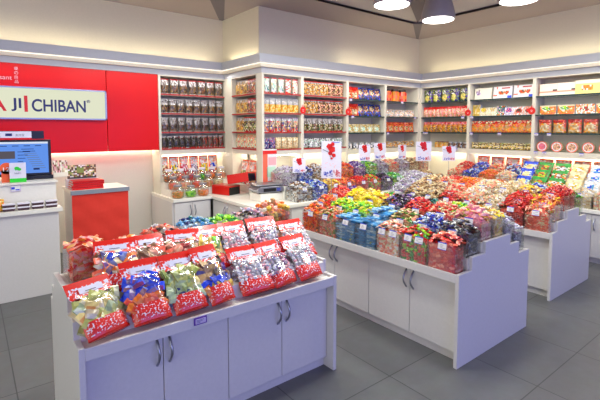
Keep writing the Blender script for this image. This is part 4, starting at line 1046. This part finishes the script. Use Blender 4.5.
# ------------------------------------------------------------------ service counter
sv = thing('service_counter', 'white service counter with raised back at left edge', 'counter', (0, 4.37, 0))
b = MB(); b.box(-2.5, .625, 0, .65, 0, .752); b.build('base', LAM, sv, bevel=.002)
b = MB(); b.box(-2.5, .655, -.025, .14, .752, .787); b.build('ledge', LAM2, sv, bevel=.002)
b = MB(); b.box(-2.5, .630, .13, .65, .787, 1.012); b.box(-2.5, .645, .11, .65, 1.004, 1.02); b.build('raised_top', LAM2, sv, bevel=.002)
b = MB(); b.box(.28, .355, .12, .13, .945, 1.0, P('lilac')); b.box(.285, .35, .118, .12, .95, .995, P('white')); b.box(.285, .31, .117, .118, .965, .985, P('blue')); b.box(.315, .345, .117, .118, .955, .965, P('blue')); b.build('price_ticket', PRINT, sv)
for i in range(4):
    for k in range(2):
        g = thing('snack_tray', 'small white lidded snack tray, %s, %s' % (ORD[i], ['bottom of its stack', 'top of its stack']['01'.index(str(k))]), 'tray', (.255 + .107 * i, 4.42, .788 + .033 * k), 0, 'snack trays on the service counter ledge')
        b = MB(); b.prism([(-.04, 0), (.04, 0), (.046, .02), (-.046, .02)], -.03, .03, 'xz'); b.build('base', TRAYD, g)
        b = MB(); b.box(-.047, .047, -.033, .033, .02, .032); b.build('lid', HWHITE, g, bevel=.002)
me = pouch_mesh(.10, .11, .06, full(['yellow', 'amber', 'orange', 'gold']), 480); o = link('snack_packet', me, None, (.175, 4.43, .788)); tag(o, 'yellow orange packet on counter ledge at left frame edge', 'packet')
# till monitor
mo = thing('till_monitor', 'black till monitor with lit blue screen on service counter', 'monitor', (.36, 4.72, 1.022), R(-6))
b = MB(); b.box(-.29, .27, 0, .035, .035, .375); b.build('bezel', DARKP, mo, bevel=.006)
b = MB(); b.box(-.27, .245, -.004, 0, .06, .355); b.build('screen', SCREEN, mo)
b = MB(); b.box(-.12, .12, -.03, .12, 0, .014); b.box(-.04, .04, .035, .07, .014, .2); b.box(.0, .28, -.01, .03, .0, .035); b.build('stand', DARKP, mo, bevel=.003)
b = MB()
S1 = emis('screen_white', (.9, .94, 1), .9); S2 = emis('screen_dark', (.12, .2, .45), .8); S3 = emis('screen_grey', (.40, .38, .42), .8); S4 = emis('screen_slate', (.45, .52, .66), .9)
b.box(-.27, .245, -.0055, -.004, .337, .355, mi=0); b.box(-.15, -.02, -.006, -.004, .20, .27, mi=2)
for k in range(10): x = .03 + .010 * k; b.box(x, x + .10, -.0055, -.004, .285 - .02 * k, .290 - .02 * k, mi=(1 if k < 2 else 3))
for k in range(4): b.box(.0, .10 - .02 * k, -.0055, -.004, .26 - .03 * k, .265 - .03 * k, mi=1)
for k in range(5): b.box(-.22 + .09 * k, -.17 + .09 * k, -.0055, -.004, .315, .321, mi=1)
b.box(.12, .17, -.0055, -.004, .09, .105, mi=1)
b.build('screen_content', [S1, S2, S3, S4], mo)
ps_ = thing('payment_sign', 'long black and white payment sign above the monitor', 'sign', (.30, 4.665, 1.405), R(-3))
b = MB(); b.box(-.30, .27, 0, .02, 0, .075); b.build('board', DARKP, ps_)
b = MB(); b.box(-.07, .17, -.003, 0, .0, .07, mi=0); b.box(-.07, .17, -.004, -.003, .0, .012, mi=1); b.box(-.03, .02, -.004, -.003, .028, .052, mi=2); b.build('sticker', [HWHITE, TRED, TNAVY], ps_)
for k, (s, m) in enumerate((('支付宝', TGREY),)): text('lettering', s, m, .07, (.045, -.005, .026), ps_, h=.022, ext=.0005)
text('lettering', '银联', TWHITE, .05, (-.14, -.002, .03), ps_, h=.022, ext=.0005)
b = MB(); b.box(-.27, -.25, .02, .035, -.38, .07); b.build('post', DARKP, ps_)
# white card with green chat bubbles
wc = thing('payment_card', 'white card with green chat bubble emblem and green foot', 'sign', (.342, 4.54, 1.021), R(-4))
b = MB(); b.box(-.062, .062, 0, .004, .0, .175, mi=0); b.box(-.062, .062, -.002, 0, 0, .035, mi=1); b.box(-.062, .062, 0, .05, 0, .004, mi=0); b.build('card', [HWHITE, TGREEN], wc)
b = MB()
def ell(cx, cz, a, c, n=16): return [(cx + a * math.cos(k * 2 * math.pi / n), cz + c * math.sin(k * 2 * math.pi / n)) for k in range(n)]
b.prism(ell(-.006, .125, .019, .015), -.003, 0, 'xz'); b.prism(ell(.012, .115, .015, .012), -.004, 0, 'xz'); b.prism([(-.018, .116), (-.010, .112), (-.020, .104)], -.003, 0, 'xz'); b.build('emblem', TGREEN, wc)
text('lettering', '微信支付', TGREY, .05, (-.026, -.001, .075), wc, h=.012, ext=.0005)
oc = thing('round_sign', 'round orange sign with white mark before the monitor', 'sign', (.262, 4.58, 1.021), 0)
b = MB(); b.prism(ell(0, .125, .052, .052, 20), -.003, .002, 'xz'); b.box(-.04, .04, -.003, .002, 0, .11); b.build('disc', TORANGE if 'TORANGE' in globals() else plain('orange_card', (.95, .38, .16), .5), oc)
text('lettering', '12', TWHITE, .05, (-.026, -.005, .10), oc, h=.035, ext=.0005)
lf = tag(link('leaflet', box_mesh(.13, .165, .012, lambda u, v, r: mixc(r, ['card', 'beige', 'pink', 'card', 'brown']) if v > .3 else P('card'), 490), None, (.72, 4.80, 1.022), (R(-8), 0, R(5))), 'cream open leaflet leaning right of the monitor', 'leaflet')

# ------------------------------------------------------------------ red draped cabinet with books
rs = thing('side_table', 'side table with red fabric front and white top', 'table', (.775, 4.60, 0))
b = MB(); b.box(0, .53, .012, .42, 0, .86); b.build('body', LAM, rs)
b = MB(); nx, nz = 16, 18; vs = [((i / nx) * .53, -.004 + .006 * math.sin(j * 1.3 + i * .4) * math.sin(i * .5 + 1), .05 + j / nz * .80) for j in range(nz + 1) for i in range(nx + 1)]
b.add(vs, [(j * (nx + 1) + i, j * (nx + 1) + i + 1, (j + 1) * (nx + 1) + i + 1, (j + 1) * (nx + 1) + i) for j in range(nz) for i in range(nx)]); b.build('fabric_front', FABR, rs, smooth=True)
b = MB(); b.box(-.01, .54, -.018, .0, .852, .892); b.build('top_edge', GREYM, rs)
b = MB(); b.box(-.01, .54, 0, .44, .86, .892); b.build('top', LAM2, rs)
for k in range(4):
    g = thing('book', 'flat red book on the side table, %s' % ['bottom of the stack', 'second from bottom', 'second from top', 'top of the stack'][k], 'book', (.93 + .004 * k, 4.74 + .003 * k, .893 + .022 * k), R([2, -2, 3, 0][k]), 'stacked red books on the side table')
    b = MB(); b.box(-.145, .145, -.10, .10, 0, .003); b.box(-.145, .145, -.10, .10, .017, .020); b.box(-.145, .145, -.10, -.096, 0, .02); b.build('cover', TRED, g)
    b = MB(); b.box(-.14, .142, -.094, .097, .003, .017); b.build('pages', HWHITE, g)
def picbook(u, v, r):
    if v < .15: return P('dark')
    if .3 < u < .55 and .4 < v < .8: return P('olive')
    return mixc(r, ['brown', 'dark', 'olive', 'beige', 'white', 'brown'])
tag(link('picture_box', box_mesh(.27, .14, .04, picbook, 495, 16, 10, side='brown'), None, (.93, 4.90, .982), (R(-6), 0, 0)), 'dark picture box standing behind the red books', 'box')
b = MB(); b.box(.78, 1.08, 4.86, 4.96, .893, .981); tag(b.build('book_stack', HWHITE), 'white box supporting the dark picture box', 'box')

# ------------------------------------------------------------------ pendant lamps
def pendant(x, y, lab):
    g = thing('pendant_lamp', lab, 'lamp', (x, y, 2.75), 0, 'pendant lamps')
    b = MB(); b.lathe([(.188, 0), (.192, .012), (.180, .09), (.160, .17), (.135, .26), (.10, .34), (.06, .38)], 28); o = b.build('shade', LAMPM, g, smooth=True)
    b = MB(); b.lathe([(.174, -.003), (.174, .0)], 28); b.build('diffuser', DISC, g)
    b = MB(); b.tube([(0, 0, .37), (0, 0, .60)], .02, 8); b.build('stem', LAMPM, g)
    l = bpy.data.lights.new('lamp_glow', 'AREA'); l.shape = 'DISK'; l.size = .34; l.energy = PEND; l.color = (.95, 1, .92)
    lo = bpy.data.objects.new('lamp_glow', l); C.objects.link(lo); lo.parent = g; lo.location = (0, 0, -.008)
PEND = 14
for x, y, lab in ((3.44, 2.885, 'grey pendant lamp at top, left of the three'), (4.33, 2.947, 'grey bell shaped pendant lamp at top, middle one'), (4.30, 2.02, 'grey pendant lamp at top, right of the three'),
                  (2.55, 2.9, 'pendant lamp added for light above frame over the far aisle'), (2.55, 2.0, 'pendant lamp added for light above frame over the centre island'), (1.65, 2.0, 'pendant lamp added for light above frame over the near island'), (1.65, 2.9, 'pendant lamp added for light above frame between near and centre islands'), (1.65, 3.8, 'pendant lamp added for light above frame by the jars'), (3.44, 1.1, 'pendant lamp added for light above frame over the aisle tiles'), (.75, 2.9, 'pendant lamp added for light above frame near the service counter'), (5.2, 1.1, 'pendant lamp added for light above frame near the right wall')):  # lamps above the frame are unseen, added for the light they throw
    pendant(x, y, lab)

# ------------------------------------------------------------------ lights
def area(name, loc, rot, sx, sy, e, col):
    l = bpy.data.lights.new(name, 'AREA'); l.shape = 'RECTANGLE'; l.size = sx; l.size_y = sy; l.energy = e; l.color = col
    o = bpy.data.objects.new(name, l); C.objects.link(o); o.location = loc; o.rotation_euler = rot; return o
# daylight from the shop front behind the viewer
area('shopfront_daylight', (1.5, -3.2, 1.5), (R(90), 0, 0), 7, 2.6, 125, (.11, .12, 1.0))
area('side_fill_light', (-3.8, 1.5, 1.7), (0, R(-90), 0), 2.6, 5, 70, (1, .98, .88))  # added warm fill for faces turned to the open left side
# cornice LED strips wash the shelves
area('shelf_wash_left', (2.4, 5.30, 2.24), (R(-8), 0, 0), .9, .02, 4, (1, .95, .88))
area('shelf_wash_red', (.4, 5.30, 2.24), (R(-8), 0, 0), 3, .02, 6, (1, .95, .88))
area('shelf_wash_middle', (4.5, 4.30, 2.24), (R(-8), 0, 0), 3.0, .02, 11, (1, .95, .88))
area('shelf_wash_right', (5.94, 2.2, 2.24), (R(8), 0, R(90)), 4.2, .02, 13, (1, .95, .88))
w = bpy.data.worlds.new('World'); bpy.context.scene.world = w; w.use_nodes = True
w.node_tree.nodes['Background'].inputs[0].default_value = (.76, .86, .84, 1); w.node_tree.nodes['Background'].inputs[1].default_value = .9

# ------------------------------------------------------------------ camera
cam = bpy.data.cameras.new('camera'); co = bpy.data.objects.new('camera', cam); C.objects.link(co)
cam.sensor_width = 36; cam.lens = 424.017 / 600 * 36; cam.shift_y = -41.34 / 600; cam.clip_start = .02
co.location = (0, 0, 1.502); co.rotation_euler = (R(90 - 4.069), 0, R(-38.075))
sc_ = bpy.context.scene; sc_.camera = co
vs_ = sc_.view_settings; vs_.view_transform = 'Standard'; vs_.look = 'None'; vs_.exposure = -0.04; vs_.gamma = 1; vs_.use_curve_mapping = False
print('INDIV', INDIV, 'objects', len(C.objects), 'top', sum(1 for o in C.objects if not o.parent))
